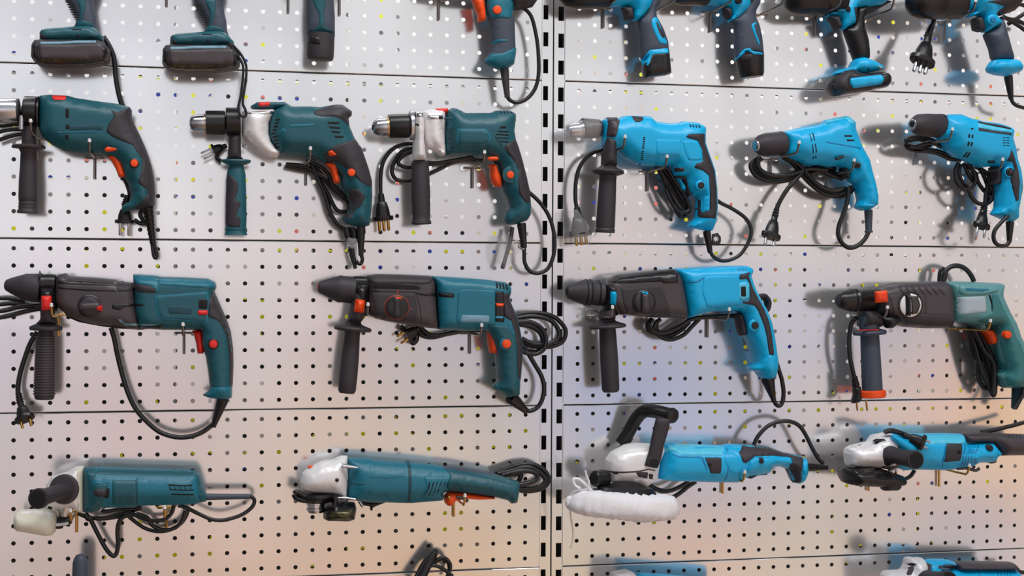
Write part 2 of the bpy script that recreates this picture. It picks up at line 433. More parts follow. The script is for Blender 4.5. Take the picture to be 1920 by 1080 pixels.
def tube(C, r, n=10, taper=1.0):
    verts, faces = [], []; up_ = None; m_ = len(C)
    for i, c in enumerate(C):
        t = (C[min(i + 1, m_ - 1)] - C[max(i - 1, 0)])
        t = t.normalized() if t.length > 1e-9 else Vector((0, 0, 1))
        if up_ is None:
            up_ = t.cross(Vector((0, 1, 0)))
            if up_.length < .05: up_ = t.cross(Vector((1, 0, 0)))
        up_ = (up_ - t * up_.dot(t)); up_.normalize(); s2 = t.cross(up_)
        rr = r * (1 + (taper - 1) * i / max(1, m_ - 1))
        for j in range(n):
            a = 2 * math.pi * j / n; verts.append(c + (up_ * math.cos(a) + s2 * math.sin(a)) * rr)
    for i in range(m_ - 1):
        for j in range(n): faces.append((i * n + j, i * n + (j + 1) % n, (i + 1) * n + (j + 1) % n, (i + 1) * n + j))
    faces.append(tuple(range(n))); faces.append(tuple((m_ - 1) * n + j for j in range(n)))
    return verts, faces

# ------------------------------------------------------------ the perforated steel wall
PT = 0.03
SH = 33.28 * PT
def panel_mesh(holes=True):
    verts, faces, key = [], [], {}
    def v(x, y, z):
        q = (round(x, 6), round(y, 6), round(z, 6))
        if q not in key: key[q] = len(verts); verts.append((x, y, z))
        return key[q]
    R = .0039; NS = 12
    for i in range(31):
        for j in range(10):
            cx, cz = i * PT, -(j + .5) * PT; h = PT / 2
            ring = [v(cx + R * math.cos(2 * math.pi * a / NS), 0, cz + R * math.sin(2 * math.pi * a / NS)) for a in range(NS)]
            rb = [v(cx + R * math.cos(2 * math.pi * a / NS), .0012, cz + R * math.sin(2 * math.pi * a / NS)) for a in range(NS)]
            mids = [v(cx + h, 0, cz), v(cx, 0, cz + h), v(cx - h, 0, cz), v(cx, 0, cz - h)]
            cor = [v(cx + h, 0, cz + h), v(cx - h, 0, cz + h), v(cx - h, 0, cz - h), v(cx + h, 0, cz - h)]
            for q in range(4):
                faces.append((mids[q], cor[q], mids[(q + 1) % 4]) + tuple(ring[(q * 3 + k) % NS] for k in (3, 2, 1, 0)))
            for a in range(NS): faces.append((ring[a], ring[(a + 1) % NS], rb[(a + 1) % NS], rb[a]))
    x0, x1, z0, z1 = -.5 * PT, 30.5 * PT, 0, -10 * PT
    a0, a1 = -.9 * PT, 30.9 * PT
    for j in range(20):                              # plain side margins
        for (p, q) in ((a0, x0), (x1, a1)):
            za, zb = -j * PT / 2, -(j + 1) * PT / 2
            faces.append((v(p, 0, za), v(q, 0, za), v(q, 0, zb), v(p, 0, zb)))
    xs = [a0] + [x0 + i * PT / 2 for i in range(63)] + [a1]
    for za, s in ((z0, 1), (z1, -1)):                # folded top and bottom lips
        steps = [(0, 0), (.0007, .0002), (.0012, .0006), (.0014, .0013), (.0014, .02)]
        for (dz, dy), (ez, ey) in zip(steps, steps[1:]):
            # the lip turns back just inside the joint
            for xa, xb in zip(xs, xs[1:]):
                faces.append((v(xa, dy, za + s * dz), v(xb, dy, za + s * dz), v(xb, ey, za + s * ez), v(xa, ey, za + s * ez)))
    for xa, s in ((a0, -1), (a1, 1)):
        for (dx, dy), (ex, ey) in zip([(0, 0), (.0008, .0008), (.0008, .012)], [(.0008, .0008), (.0008, .012), (.0008, .02)]):
            for j in range(20):
                za, zb = -j * PT / 2, -(j + 1) * PT / 2
                faces.append((v(xa + s * dx, dy, za), v(xa + s * dx, dy, zb), v(xa + s * ex, ey, zb), v(xa + s * ex, ey, za)))
    me = bpy.data.meshes.new('perforated_panel'); me.from_pydata(verts, [], faces); me.update()
    bm = bmesh.new(); bm.from_mesh(me); bmesh.ops.recalc_face_normals(bm, faces=bm.faces)
    for f in bm.faces: f.smooth = False
    bm.to_mesh(me); bm.free(); me.materials.append(M['wall']); return me
pm_ = panel_mesh()
for side, xo in (('left', 0), ('right', SH)):
    for j in range(-1, 4):
        o = bpy.data.objects.new('wall_' + side, pm_); COL.objects.link(o)
        o.scale = (1, 1, .985)                      # leaves the thin joint between neighbours
        o.location = (xo, 0, -j * 10 * PT - .00225); o['kind'] = 'structure'

def post(x0, x1, s0, s1, zoff):
    """slotted upright between the two bays"""
    verts, faces = [], []
    def q(x, y, z): verts.append((x, y, z)); return len(verts) - 1
    zt, zb, pitch, sl = .35, -1.30, .0497, .0262
    y0, yb = .0015, .03
    z = zt
    while z > zb:
        zs = z - zoff; a, b, c = z, z - (pitch - sl), z - pitch
        faces.append((q(x0, y0, a), q(x1, y0, a), q(x1, y0, b), q(x0, y0, b)))
        for xa, xb in ((x0, s0), (s1, x1)): faces.append((q(xa, y0, b), q(xb, y0, b), q(xb, y0, c), q(xa, y0, c)))
        e_ = .002
        faces.append((q(s0, y0, b), q(s1, y0, b), q(s1, y0 + e_, b), q(s0, y0 + e_, b)))
        faces.append((q(s0, y0, c), q(s1, y0, c), q(s1, y0 + e_, c), q(s0, y0 + e_, c)))
        faces.append((q(s0, y0, b), q(s0, y0, c), q(s0, y0 + e_, c), q(s0, y0 + e_, b)))
        faces.append((q(s1, y0, b), q(s1, y0, c), q(s1, y0 + e_, c), q(s1, y0 + e_, b)))
        z = c
    for x in (x0, x1): faces.append((q(x, y0, zt), q(x, y0, z), q(x, yb, z), q(x, yb, zt)))
    faces.append((q(x0, yb, zt), q(x1, yb, zt), q(x1, yb, z), q(x0, yb, z)))
    me = bpy.data.meshes.new('upright'); me.from_pydata(verts, [], faces); me.update(); me.materials.append(M['wall'])
    return me
def xw(px): return P(px, 540, 0).x
me = post(xw(1014.5), xw(1034.6), xw(1016.8), xw(1026), 0)
o = bpy.data.objects.new('trim_1', me); COL.objects.link(o); o['kind'] = 'structure'; o.location.z = P(1020, 12, 0).z - .35 + .0262 + 2 * .0497
me = post(xw(1037.2), xw(1058), xw(1045), xw(1055.5), 0)
o = bpy.data.objects.new('trim_2', me); COL.objects.link(o); o['kind'] = 'structure'; o.location.z = P(1050, 15, 0).z - .35 + .0262 + 2 * .0497
dk = mat('dark_gap_shade', (22, 20, 22), .8)  # near-black that stands in for shade inside slots and joints
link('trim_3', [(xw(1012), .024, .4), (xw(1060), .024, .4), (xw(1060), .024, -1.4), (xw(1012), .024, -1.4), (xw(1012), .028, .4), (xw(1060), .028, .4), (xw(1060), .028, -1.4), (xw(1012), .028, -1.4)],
     [(0, 1, 2, 3), (4, 5, 6, 7), (0, 1, 5, 4), (1, 2, 6, 5), (2, 3, 7, 6), (3, 0, 4, 7)], dk)['kind'] = 'structure'  # sheet added behind the posts, coloured as the shade in their slots
bx = [(-.5, .55, .7), (2.5, .55, .7), (2.5, .55, -1.6), (-.5, .55, -1.6), (-.5, .6, .7), (2.5, .6, .7), (2.5, .6, -1.6), (-.5, .6, -1.6)]
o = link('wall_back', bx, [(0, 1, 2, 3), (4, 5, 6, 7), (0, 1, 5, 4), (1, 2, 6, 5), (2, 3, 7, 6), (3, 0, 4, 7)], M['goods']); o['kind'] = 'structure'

nt_ = 4  # dark strips added behind the panel joints, so the gaps read as shade
for xa, xb in ((-.03, .93), (SH - .03, SH + .93)):
    for j in range(0, 4):
        z = -j * 10 * PT
        v_ = [(xa, y, z + dz) for y in (.021, .024) for dz in (-.012, .012)] + [(xb, y, z + dz) for y in (.021, .024) for dz in (-.012, .012)]
        link('trim_%d' % nt_, v_, [(0, 1, 3, 2), (4, 6, 7, 5), (0, 4, 5, 1), (2, 3, 7, 6), (0, 2, 6, 4), (1, 5, 7, 3)], dk)['kind'] = 'structure'; nt_ += 1

# ------------------------------------------------------------ display hooks
def hook(bx, by, label, L=.12, rise=.018, leg=True, gold=False, bar=True):
    B = P(bx, by, 0); root = bpy.data.objects.new('display_hook', None); COL.objects.link(root); root.location = B
    root['label'] = label; root['category'] = 'hook'; root['group'] = 'steel hooks holding the power tools'; root.empty_display_size = .01
    m = M['gold'] if gold else M['wire']
    o0 = B; pr = [B + Vector((0, .004, 0)), B + Vector((0, -.02, 0)), B + Vector((0, -L * .55, 0)), B + Vector((0, -L * .9, .001)), B + Vector((0, -L * .96, rise * .35)), B + Vector((0, -L, rise))]
    link('prong', *tube(pr, .0021, 10), m, root, 50, root)
    t = [pr[-1] - Vector((0, 0, .0005)), pr[-1] + Vector((0, -.0004, .0012)), pr[-1] + Vector((0, -.001, .0035)), pr[-1] + Vector((0, -.0012, .0045))]
    link('hook_tip', *tube(t, .0032, 12, .7), M['ball'], root, 50, root)
    if bar:
        w = .0145
        c = [B + Vector((-w, .006, .0)), B + Vector((-w, -.002, 0)), B + Vector((-w + .002, -.0045, 0)), B + Vector((w - .002, -.0045, 0)), B + Vector((w, -.002, 0)), B + Vector((w, .006, 0))]
        link('crossbar', *tube(c, .0019, 8), m, root, 50, root)
    if leg:
        link('hanging_leg', *tube([B + Vector((0, -.006, 0)), B + Vector((0, -.006, -.037))], .0023, 10), m, root, 50, root)
    return root
# ============================================================ BAY 1, TOP ROW
def pistol_head(t, pts, m, T=.026, R=.024): return t.body('motor_housing', pts, m, T=T, R=R, g=.008)

def cordless_left(off, label, strap):
    V = (off[0], off[1], 4.0)
    t = Tool('cordless_drill', label, 'cordless drill', V, (560, 200), .06, 'dark teal cordless drills in the top row')
    hd = pistol_head(t, "120,-420 780,-440 1010,-420 1040,-330 1000,-230 760,-180 470,-200 130,-240", 'teal')
    g = t.body('handle', "455,-220 720,-230 735,-110 700,0 708,60 722,120 728,190 745,250 540,240 560,190 575,150 560,110 530,60 490,0 455,-100", 'rub2', T=.018, R=.016)
    t.over('teal_stripe', "560,-40 640,-40 640,60 612,150 700,175 705,205 545,205 590,150 600,60", 'teal', g, e=.0012)
    for i in range(9):
        y = -10 + i * 19; x = 478 + i * 10.5
        t.over('grip_rib', [(x, y), (x + 58, y + 3), (x + 60, y + 11), (x + 2, y + 9)], 'brown', g, e=.0022, r=2)
    f = t.body('battery_foot', "300,238 345,222 430,216 560,205 660,200 725,215 760,262 780,280 782,330 300,330", 'teal', T=.034, R=.009, d=.064, r=3)
    t.over('foot_bumper', "300,240 335,262 362,305 480,305 482,330 298,330", 'rub', f, e=.0012)
    t.over('foot_ridge', "540,216 612,216 612,226 540,226", 'black_and_shade', f, e=.0005)
    t.disc('foot_screw', (583, 268), 12, 'black_and_shade', f, h=.0006)
    t.over('label_recess', "660,262 740,262 748,285 655,290", 'tealdk', f, e=.0005)
    b = t.body('battery', "244,330 262,314 300,308 770,312 800,345 826,372 826,460 800,485 730,492 640,505 480,508 340,505 290,490 258,465 240,440", 'rub', T=.042, R=.005, d=.066, r=3, sm=1)
    t.over('battery_front_panel', "292,336 776,330 782,440 770,452 300,446", 'brown', b, e=.0022, r=4)
    t.over('battery_edge_trim', "300,314 720,302 722,322 300,334", 'grey', b, e=.001)
    t.over('battery_base_plate', "300,448 780,455 770,480 650,498 360,498 300,475", 'olive', b, e=.001)
    t.over('battery_front_button', "246,350 272,330 285,340 282,455 262,458 244,430", 'black', b, e=.002)
    t.over('battery_rear_latch', "772,330 806,372 812,470 775,478", 'black', b, e=.002)
    if strap == 1:
        t.cord('wrist_strap', "775,275 820,345 850,420 862,500 868,580 885,680 905,760 920,800", r=.0042, d=.045)
    else:
        t.cord('wrist_strap', "742,290 780,340 822,400 846,455 848,520 838,620 826,700 812,760 815,800 832,830 856,838 870,822 862,780 846,740 850,680 866,580 872,500 866,440 832,370 780,310 745,280", r=.0022, d=.105)
    return t
cordless_left((0, 0), 'dark teal cordless drill whose wrist strap drops straight down to the big-chuck drill', 1)
cordless_left((244, 9.5), 'dark teal cordless drill whose wrist strap loops over the silver-nosed drill below', 2)

V = (480, 0, 3.31)
t = Tool('compact_driver', 'slim dark teal compact driver handle with round black battery cap at its foot', 'cordless driver', V, (400, 150), .06)
hd = pistol_head(t, "120,-320 420,-330 520,-300 520,-190 330,-150 120,-190", 'teal')
g = t.body('handle', "320,-180 480,-190 484,0 490,100 490,220 318,215 312,120 314,20 318,-60", 'rub2', T=.018, R=.017)
t.over('teal_stripe', "345,-60 442,-60 430,20 418,90 428,165 490,205 490,240 400,240 318,215 330,205 392,160 392,90 352,10", 'teal', g, e=.001)
b = t.lathe('battery', (405, 210), (398, 372), [(0, 84), (.5, 85), (.85, 84), (.97, 80), (1, 72)], 'rub', .06)
t.over('battery_latch', "322,235 375,225 396,240 398,278 322,270", 'black', b, e=.0018)
t.slots(["325,240 388,236 388,242 325,247", "325,252 388,249 388,255 325,259", "328,263 388,262 388,268 328,270"], b, 'latch_groove')

V = (480, 0, 3.31)
t = Tool('corded_drill', 'teal corded drill handle with orange trigger and cord looping beside the slotted uprights', 'drill', V, (1500, 150), .06)
hd = t.body('motor_housing', "1020,-250 1500,-260 1740,-230 1790,-100 1700,40 1600,60 1500,-10 1280,-20 1020,-60", 'tealdk', T=.03, R=.028, g=.008)
t.over('rear_cap', "1620,-260 1800,-235 1800,-80 1715,45 1590,70 1600,-20", 'rub', hd, e=.0015, wrap=True)
g = t.body('handle', "1420,-40 1600,-50 1608,30 1590,85 1605,130 1608,220 1612,320 1600,395 1560,425 1500,432 1420,395 1418,375 1450,320 1462,270 1456,230 1452,170 1440,120 1425,60", 'rub2', T=.02, R=.017)
t.over('upper_grip_shell', "1418,-40 1602,-50 1612,35 1592,85 1575,115 1440,118 1425,60", 'teal2', g, e=.0012, wrap=True)
t.over('teal_grip_band', "1455,262 1500,244 1562,246 1560,256 1500,264 1460,280", 'teal2', g, e=.001)
t.over('handle_foot', "1460,335 1530,330 1615,295 1614,330 1602,398 1560,427 1500,434 1416,395 1416,373", 'teal2', g, e=.0012, wrap=True)
t.body('trigger', "1335,-10 1410,-15 1420,60 1424,130 1378,140 1372,90 1352,40", 'orange', T=.019, R=.007)
t.disc('lock_button', (1496, 62), 26, 'orange', g, h=.005)
t.lathe('cord_boot', (1540, 420), (1560, 605), [(0, 26), (.1, 27), (.9, 17), (1, 17)], 'rub', .06)
t.cord('power_cord', "1560,600 1575,620 1612,636 1660,625 1705,590 1740,530 1755,440 1750,300 1735,200 1715,120 1690,75 1650,48 1600,45", r=.0036, d=.05)

# ============================================================ BAY 1, SECOND ROW
V = (0, 160, 3.176)
t = Tool('impact_drill', 'dark teal impact drill with big plain steel chuck and grey side handle', 'drill', V, (520, 300), .065)
h = t.body('housing', "236,62 300,56 405,62 450,75 560,92 700,110 775,130 782,150 780,190 800,240 835,310 870,390 900,480 915,560 920,640 918,710 890,728 850,735 780,745 735,758 720,740 730,715 770,690 780,650 765,590 740,545 720,480 680,440 610,410 560,405 480,410 390,395 310,355 250,310 232,260 230,150", 'teal', T=.032, R=.026)
t.over('rubber_overmould', "660,148 700,160 776,134 786,150 784,190 803,238 838,308 873,388 903,480 918,560 923,640 921,713 890,731 850,738 780,746 840,700 872,660 886,625 850,600 822,580 832,548 845,500 850,440 820,400 790,355 740,335 675,308 632,275 650,225 682,182", 'rub', h, e=.0014, wrap=True)
t.over('vent_panel', "655,235 690,195 780,192 800,245 830,305 735,300 680,285", 'tealdk', h, e=.0012)
t.slots(["710,208 742,206 742,219 712,219", "704,235 742,235 740,249 704,247", "695,264 740,273 738,286 695,275"], h)
t.slots(["390,140 411,138 411,196 390,194", "390,233 411,233 411,262 390,262", "388,295 408,295 408,322 390,322"], h, 'side_vent')
t.over('name_plate', "412,240 614,236 612,266 590,268 560,262 412,268", 'tealdk', h, e=.0006)
t.over('moulded_ridge', "340,278 600,276 600,284 340,286", 'teal2', h, e=.001)
t.over('mode_switch', "310,60 395,62 392,84 380,88 326,87 314,78", 'red', h, e=.003, wrap=True)
t.body('direction_switch', "620,380 640,362 715,368 712,390 630,398", 'orange', T=.006, R=.004, d=.088)
t.body('trigger', "636,424 680,412 712,425 732,470 750,540 745,548 708,550 690,500 665,455", 'orange', T=.019, R=.007)
t.disc('lock_ring', (800, 464), 30, 'black', h, h=.002)
t.disc('lock_button', (800, 464), 23, 'orange', h, h=.006)
c = t.lathe('chuck', (-70, 150), (116, 150), [(0, 70), (.1, 76), (.9, 76), (.93, 74)], 'steel', .068)
t.lathe('chuck_ring', (100, 150), (118, 150), [(0, 72), (.2, 75), (.8, 75), (1, 66)], 'rub', .068, par=c)
t.lathe('spindle', (110, 150), (150, 150), [(0, 30), (1, 30)], 'black', .068, par=c)
sh = t.lathe('side_handle', (172, 245), (166, 762), [(0, 44), (.12, 42), (.2, 42), (.205, 56), (.215, 95), (.23, 102), (.25, 100), (.258, 60), (.3, 48), (.45, 50), (.6, 56), (.8, 58), (.86, 56), (.865, 54), (.88, 57), (.9, 57), (.905, 54), (.92, 58), (.95, 56), (.97, 64), (.995, 66), (1, 60)], 'rub', .066)
t.lathe('handle_clamp', (140, 155), (235, 160), [(0, 84), (.05, 94), (.2, 97), (.8, 97), (.82, 90), (.9, 100), (1, 96)], 'black', .066, par=sh)
t.cord('depth_gauge_bolt', "128,180 128,262", r=.004, m='steel', d=.085, par=sh)
t.cord('power_cord', "-20,238 20,240 60,234 130,228", r=.0036, d=.035)
t.cord('power_cord', "-20,282 40,266 90,262 140,262", r=.0036, d=.04)
t.cord('power_cord', "-20,330 40,310 90,296 140,288", r=.0036, d=.032)
b = t.ribs('cord_boot', (880, 722), (912, 950), 34, 19, 9, 'black', .064, .05)
t.cord('cord_end_loop', "905,930 925,970 934,1012 926,1028 915,1010 908,960 905,935", r=.0032, d=.05)
t.cord('plug_cord', "735,545 760,600 772,650 758,700 745,750", r=.0036, d=.035)
t.ribs('cord_relief', (762, 655), (745, 720), 20, 26, 5, 'black', .038, .038)
t.plug((745, 700), (742, 822), 118, d=.04, pl=.62)
t.cord('cord_tail', "850,735 835,770 850,800 862,822 830,820 800,800", r=.0036, d=.045)

V = (340, 170, 3.087)
t = Tool('impact_drill', 'dark teal impact drill with silver gearcase, black keyed chuck and teal-flanged side handle', 'drill', V, (700, 230), .065)
h = t.body('housing', "530,110 600,68 640,92 760,92 800,96 880,82 930,84 985,120 982,145 968,160 975,210 1000,270 1040,330 1065,400 1085,460 1104,530 1106,620 1100,690 1090,780 1060,788 1010,785 950,770 928,740 965,700 975,640 945,590 925,545 920,500 870,430 810,410 770,385 690,378 575,370 545,330 515,290 505,240 508,180", 'teal', T=.034, R=.028)
t.over('top_bumper', "762,118 830,98 895,80 935,82 988,120 986,145 968,160 975,212 930,165 880,148 810,148 775,138", 'rub', h, e=.0014, wrap=True)
ov = t.over('rubber_overmould', "820,370 870,325 940,300 1005,282 1042,328 1067,398 1087,458 1104,525 1098,560 1045,530 1010,500 985,470 930,430 890,412 830,408", 'rub', h, e=.0014, wrap=True)
t.over('palm_pad', "955,560 1020,570 1065,610 1045,660 1005,690 985,740 930,735 965,700 975,640", 'rub', h, e=.0012)
t.slots(["845,180 914,182 914,195 850,193", "848,206 918,210 918,222 866,219", "862,232 920,236 922,248 880,245", "885,260 940,262 938,275 890,272"], h)
t.slots([f"{520+abs(i-4)*6},{165+i*20} {545+abs(i-4)*6},{160+i*20} {548+abs(i-4)*6},{170+i*20} {524+abs(i-4)*6},{176+i*20}" for i in range(9)], h, 'front_vent')
t.over('moulded_logo_bar', "630,196 770,192 772,204 632,212", 'teal2', h, e=.0006)
t.over('moulded_emblem', "590,212 610,235 600,248 585,240 566,238", 'teal2', h, e=.0006)
t.over('direction_switch', "848,354 872,345 902,374 855,378", 'orange', [ov, h], e=.005)
t.body('trigger', "828,420 898,414 905,470 918,520 912,538 880,536 872,500 858,455", 'orange', T=.019, R=.007)
t.disc('lock_ring', (984, 474), 29, 'tealdk', h, h=.002)
t.disc('lock_button', (984, 474), 22, 'orange', h, h=.006)
gc = t.body('gearcase', "352,118 380,104 530,104 555,108 528,150 508,190 508,250 520,295 545,332 576,352 556,388 500,382 430,345 375,300 350,262", 'alu', T=.031, R=.024)
t.over('gearcase_rib', "380,122 535,118 535,135 480,138 380,134", 'steel', gc, e=.0012)
t.disc('gearcase_screw', (362, 320), 10, 'steel', gc, h=.003)
t.over('casting_lip', "360,262 372,258 440,318 505,360 560,378 552,388 500,382 430,345", 'alu', gc, e=.001)
tc = t.body('top_cover', "398,92 440,66 600,66 622,92 600,108 410,108", 'teal', T=.022, R=.012)
t.over('mode_switch', "446,70 500,62 514,74 510,88 460,94 446,86", 'red', tc, e=.003, wrap=True)
c = t.lathe('chuck', (140, 186), (255, 186), [(0, 66), (.03, 72), (.95, 72), (1, 66)], 'black', .066)
t.lathe('chuck_jaw_sleeve', (52, 190), (145, 188), [(0, 32), (.12, 44), (.25, 50), (1, 52)], 'steel', .066, par=c)
t.lathe('chuck_nose', (48, 190), (54, 190), [(0, 18), (.5, 18)], 'black_and_shade', .066, par=c)
t.ribs('chuck_key_teeth', (132, 188), (148, 188), 58, 58, 2, 'gold', .066, par=c)
t.lathe('spindle', (250, 186), (270, 186), [(0, 38), (1, 38)], 'rub', .066, par=c)
sh = t.lathe('side_handle', (318, 400), (316, 836), [(0, 82), (.02, 86), (.04, 80), (.08, 40), (.11, 46), (.2, 55), (.5, 60), (.8, 62), (.9, 60), (.905, 64), (.93, 64), (.935, 60), (.98, 64), (1, 68)], 'teal', .07, flat=.8)
t.over('grip_pad', "262,485 285,488 325,525 332,560 320,600 312,625 345,650 330,690 318,715 345,745 340,790 256,790 258,600", 'rub', sh, e=.0012)
t.lathe('handle_clamp', (258, 180), (342, 180), [(0, 78), (.04, 84), (.96, 84), (1, 78)], 'black', .066, par=sh, n=28)
t.body('handle_neck', "274,250 344,250 346,380 362,400 256,400 270,380", 'rub', T=.016, R=.012, par=sh)
t.plug((262, 315), (185, 350), 84, d=.045, pl=.85)
t.cord('cord_bundle', "232,410 205,385 225,350 262,318", r=.0036, d=.035)
for i, q in enumerate(["760,400 800,470 870,560 960,640 970,690", "745,410 790,500 850,600 900,690 962,700", "770,470 830,600 860,700 900,770 950,800 1000,800",
                       "600,435 680,452 760,470 800,520 850,640 860,700 905,775 960,820", "605,425 690,432 740,450 780,480 850,520 920,580 960,630", "720,400 790,430 850,480 880,560 940,620"]):
    t.cord('power_cord', q, r=.0036, d=.030 + .008 * (i % 3))
t.lathe('cord_boot', (1040, 785), (1040, 955), [(0, 24), (.1, 26), (.9, 15), (1, 15)], 'black', .062)
t.cord('cord_end', "1040,950 1048,975 1040,1000 1025,1000 1012,985", r=.0033, d=.06)
t.cord('cord_tie', "955,790 960,830 975,860 985,880 1000,860 1000,820 985,800", r=.006, d=.055)
t.body('clear_tag_bag', "960,850 1015,855 1020,905 985,915 955,895", 'clear', T=.006, R=.004, d=.07)
t.cord('loose_cord_end', "985,900 995,950 1002,985 1006,1030", r=.0034, d=.055)
t.cord('loose_cord_end', "975,900 985,960 1010,1030", r=.0030, d=.045)

V = (680, 180, 3.087)
t = Tool('impact_drill', 'dark teal impact drill with bare silver clamp bracket on its side handle, near the uprights', 'drill', V, (700, 220), .065)
h = t.body('housing', "480,90 520,68 545,74 590,98 740,98 770,84 850,84 885,105 884,150 876,200 884,250 905,310 930,400 950,480 966,560 972,640 970,690 950,722 880,745 830,745 814,715 825,680 850,650 838,600 810,545 800,470 780,400 740,370 700,350 620,345 480,342 474,280 478,180", 'teal', T=.034, R=.027)
t.over('rubber_overmould', "820,290 860,262 884,250 907,308 932,398 952,478 970,558 970,618 940,612 905,565 900,500 905,430 880,375 840,330", 'rub', h, e=.0014, wrap=True)
t.over('body_panel', "545,190 715,190 742,225 735,275 700,285 548,282", 'teal2', h, e=.0006)
t.over('body_panel_face', "552,197 710,197 734,227 728,270 698,278 555,276", 'teal', h, e=.0012)
t.slots(["796,178 818,172 830,178 830,188 790,188", "780,200 845,204 845,213 780,208", "772,218 845,222 845,232 770,226", "768,238 846,242 845,250 770,245", "780,258 846,262 838,272 785,266"], h)
t.over('front_grille', "496,200 515,178 540,182 540,300 510,305 494,280", 'tealdk', h, e=.0006)
t.slots([f"500,{200+i*12} 534,{203+i*12} 534,{208+i*12} 500,{205+i*12}" for i in range(9)], h, 'front_vent')
t.slots([f"{792+i*20},88 {802+i*20},88 {808+i*20},100 {798+i*20},100" for i in range(4)], h, 'top_vent')
t.over('rear_seam', "760,230 800,290 850,345 890,400 894,395 856,338 806,282 766,226", 'tealdk', h, e=.0005)
t.disc('button_boss', (858, 455), 48, 'teal', h, h=.002)
t.disc('lock_ring', (852, 457), 26, 'black', h, h=.003)
t.disc('lock_button', (852, 457), 21, 'orange', h, h=.007)
t.body('direction_switch', "718,362 735,350 775,350 790,362 778,374 730,374", 'orange', T=.007, R=.005, d=.09)
t.body('trigger', "716,400 770,392 785,440 800,480 803,520 795,530 765,528 745,500 735,460 735,415", 'orange', T=.019, R=.007)
gc = t.body('gearcase', "340,90 380,76 475,80 478,130 472,190 475,262 480,340 450,350 415,325 370,295 352,250 345,170", 'alu', T=.03, R=.022)
t.over('gearcase_rib', "370,112 465,112 465,135 372,136", 'steel', gc, e=.002)
t.disc('gearcase_screw', (448, 124), 10, 'black', gc, h=.003)
t.disc('gearcase_screw', (462, 325), 10, 'ball', gc, h=.004)
t.over('casting_lip', "355,250 370,248 425,300 478,322 478,342 450,350 415,325 370,292", 'alu', gc, e=.0012)
tcv = t.body('mode_switch', "418,74 490,70 496,82 490,100 430,104 420,92", 'red', T=.012, R=.006, d=.07)
t.cord('top_groove', "470,130 518,130", r=.0015, d=.098, m='tealdk')
c = t.lathe('chuck', (150, 176), (268, 172), [(0, 66), (.03, 68), (.95, 70), (1, 60)], 'black', .066)
t.lathe('chuck_jaw_sleeve', (58, 184), (150, 180), [(0, 28), (.12, 40), (.3, 50), (1, 54)], 'steel', .066, par=c)
t.lathe('chuck_nose', (54, 184), (60, 184), [(0, 16), (.5, 16)], 'black_and_shade', .066, par=c)
t.ribs('chuck_key_teeth', (138, 180), (156, 179), 60, 60, 2, 'gold', .066, par=c)
t.lathe('spindle_collar', (262, 170), (290, 170), [(0, 66), (.4, 84), (1, 84)], 'steel', .066, par=c)
sh = t.lathe('side_handle', (332, 380), (340, 742), [(0, 46), (.04, 50), (.5, 55), (.85, 52), (.93, 50), (.95, 54), (.985, 58), (1, 56)], 'rub', .068)
t.ribs('grip_end_ring', (340, 722), (341, 744), 56, 58, 1, 'rub', .068, par=sh)
br = t.body('clamp_bracket', "290,92 350,90 355,180 352,250 366,378 286,378 292,250 290,180", 'alu', T=.034, R=.016, par=sh)
t.over('clamp_band', "284,96 356,94 357,130 284,132", 'steel', br, e=.0015)
t.over('clamp_slot', "288,164 326,164 326,176 288,176", 'black_and_shade', br, e=.0006)
for i, q in enumerate(["290,275 230,280 170,310 120,380 104,470 104,570", "300,300 230,320 185,380 170,440 200,485 280,490", "290,322 235,345 205,385 240,410 300,412",
                       "370,395 450,388 540,370 640,362 700,372", "370,458 440,425 520,385 600,368 690,372", "370,382 430,386 520,372 640,350"]):
    t.cord('power_cord', q, r=.0036, d=.028 + .006 * (i % 3))
t.plug((106, 565), (120, 722), 120, d=.032, pins=3, pm='gold', pl=.5)
t.lathe('cord_boot', (918, 735), (935, 880), [(0, 24), (.1, 26), (.9, 17), (1, 16)], 'black', .06)
t.cord('power_cord', "935,870 935,920 940,970 970,1015 1020,1025 1070,1000 1100,940 1112,860 1100,760 1070,680 1020,610 960,555", r=.0037, d=.05)
bag = t.body('clear_key_bag', "800,800 850,795 880,830 930,840 945,880 900,910 860,960 820,1000 780,960 770,880 785,830", 'clear', T=.008, R=.006, d=.05)
t.cord('chuck_key', "866,760 856,830 832,920 808,1000", r=.0038, m='steeldk', d=.05, par=bag)
t.cord('chuck_key_crossbar', "862,845 890,840 925,850 905,870 935,885", r=.003, m='steel', d=.055, par=bag)

# ============================================================ BAY 1, THIRD ROW
V = (0, 490, 3.176)
t = Tool('rotary_hammer', 'dark teal rotary hammer with red switches and cord hanging in a wide loop beneath', 'rotary hammer', V, (800, 250), .068)
h = t.body('motor_housing', "792,80 850,82 940,90 950,92 1100,96 1240,104 1282,125 1290,155 1276,185 1310,260 1350,350 1372,420 1386,520 1388,620 1384,740 1380,810 1350,822 1260,815 1210,800 1212,792 1240,770 1248,740 1240,660 1226,570 1200,500 1195,410 975,408 830,400 800,300", 'teal', T=.036, R=.014)
t.over('rubber_overmould', "1262,180 1280,185 1312,260 1352,350 1375,420 1389,520 1391,620 1386,745 1370,742 1368,640 1362,520 1345,430 1315,370 1285,345 1240,330 1245,250", 'rub', h, e=.0014, wrap=True)
t.over('ribbed_top', "792,76 850,80 943,86 948,180 920,188 900,150 800,132", 'teal2', h, e=.0015, wrap=True)
t.over('ribbed_top_rail', "948,92 1100,98 1240,104 1284,125 1290,158 1262,160 950,140", 'teal2', h, e=.0012, wrap=True)
t.slots([f"{1172+i*24},{116+i*2} {1182+i*24},{116+i*2} {1190+i*24},{134+i*2} {1180+i*24},{134+i*2}" for i in range(4)], h, 'top_vent')
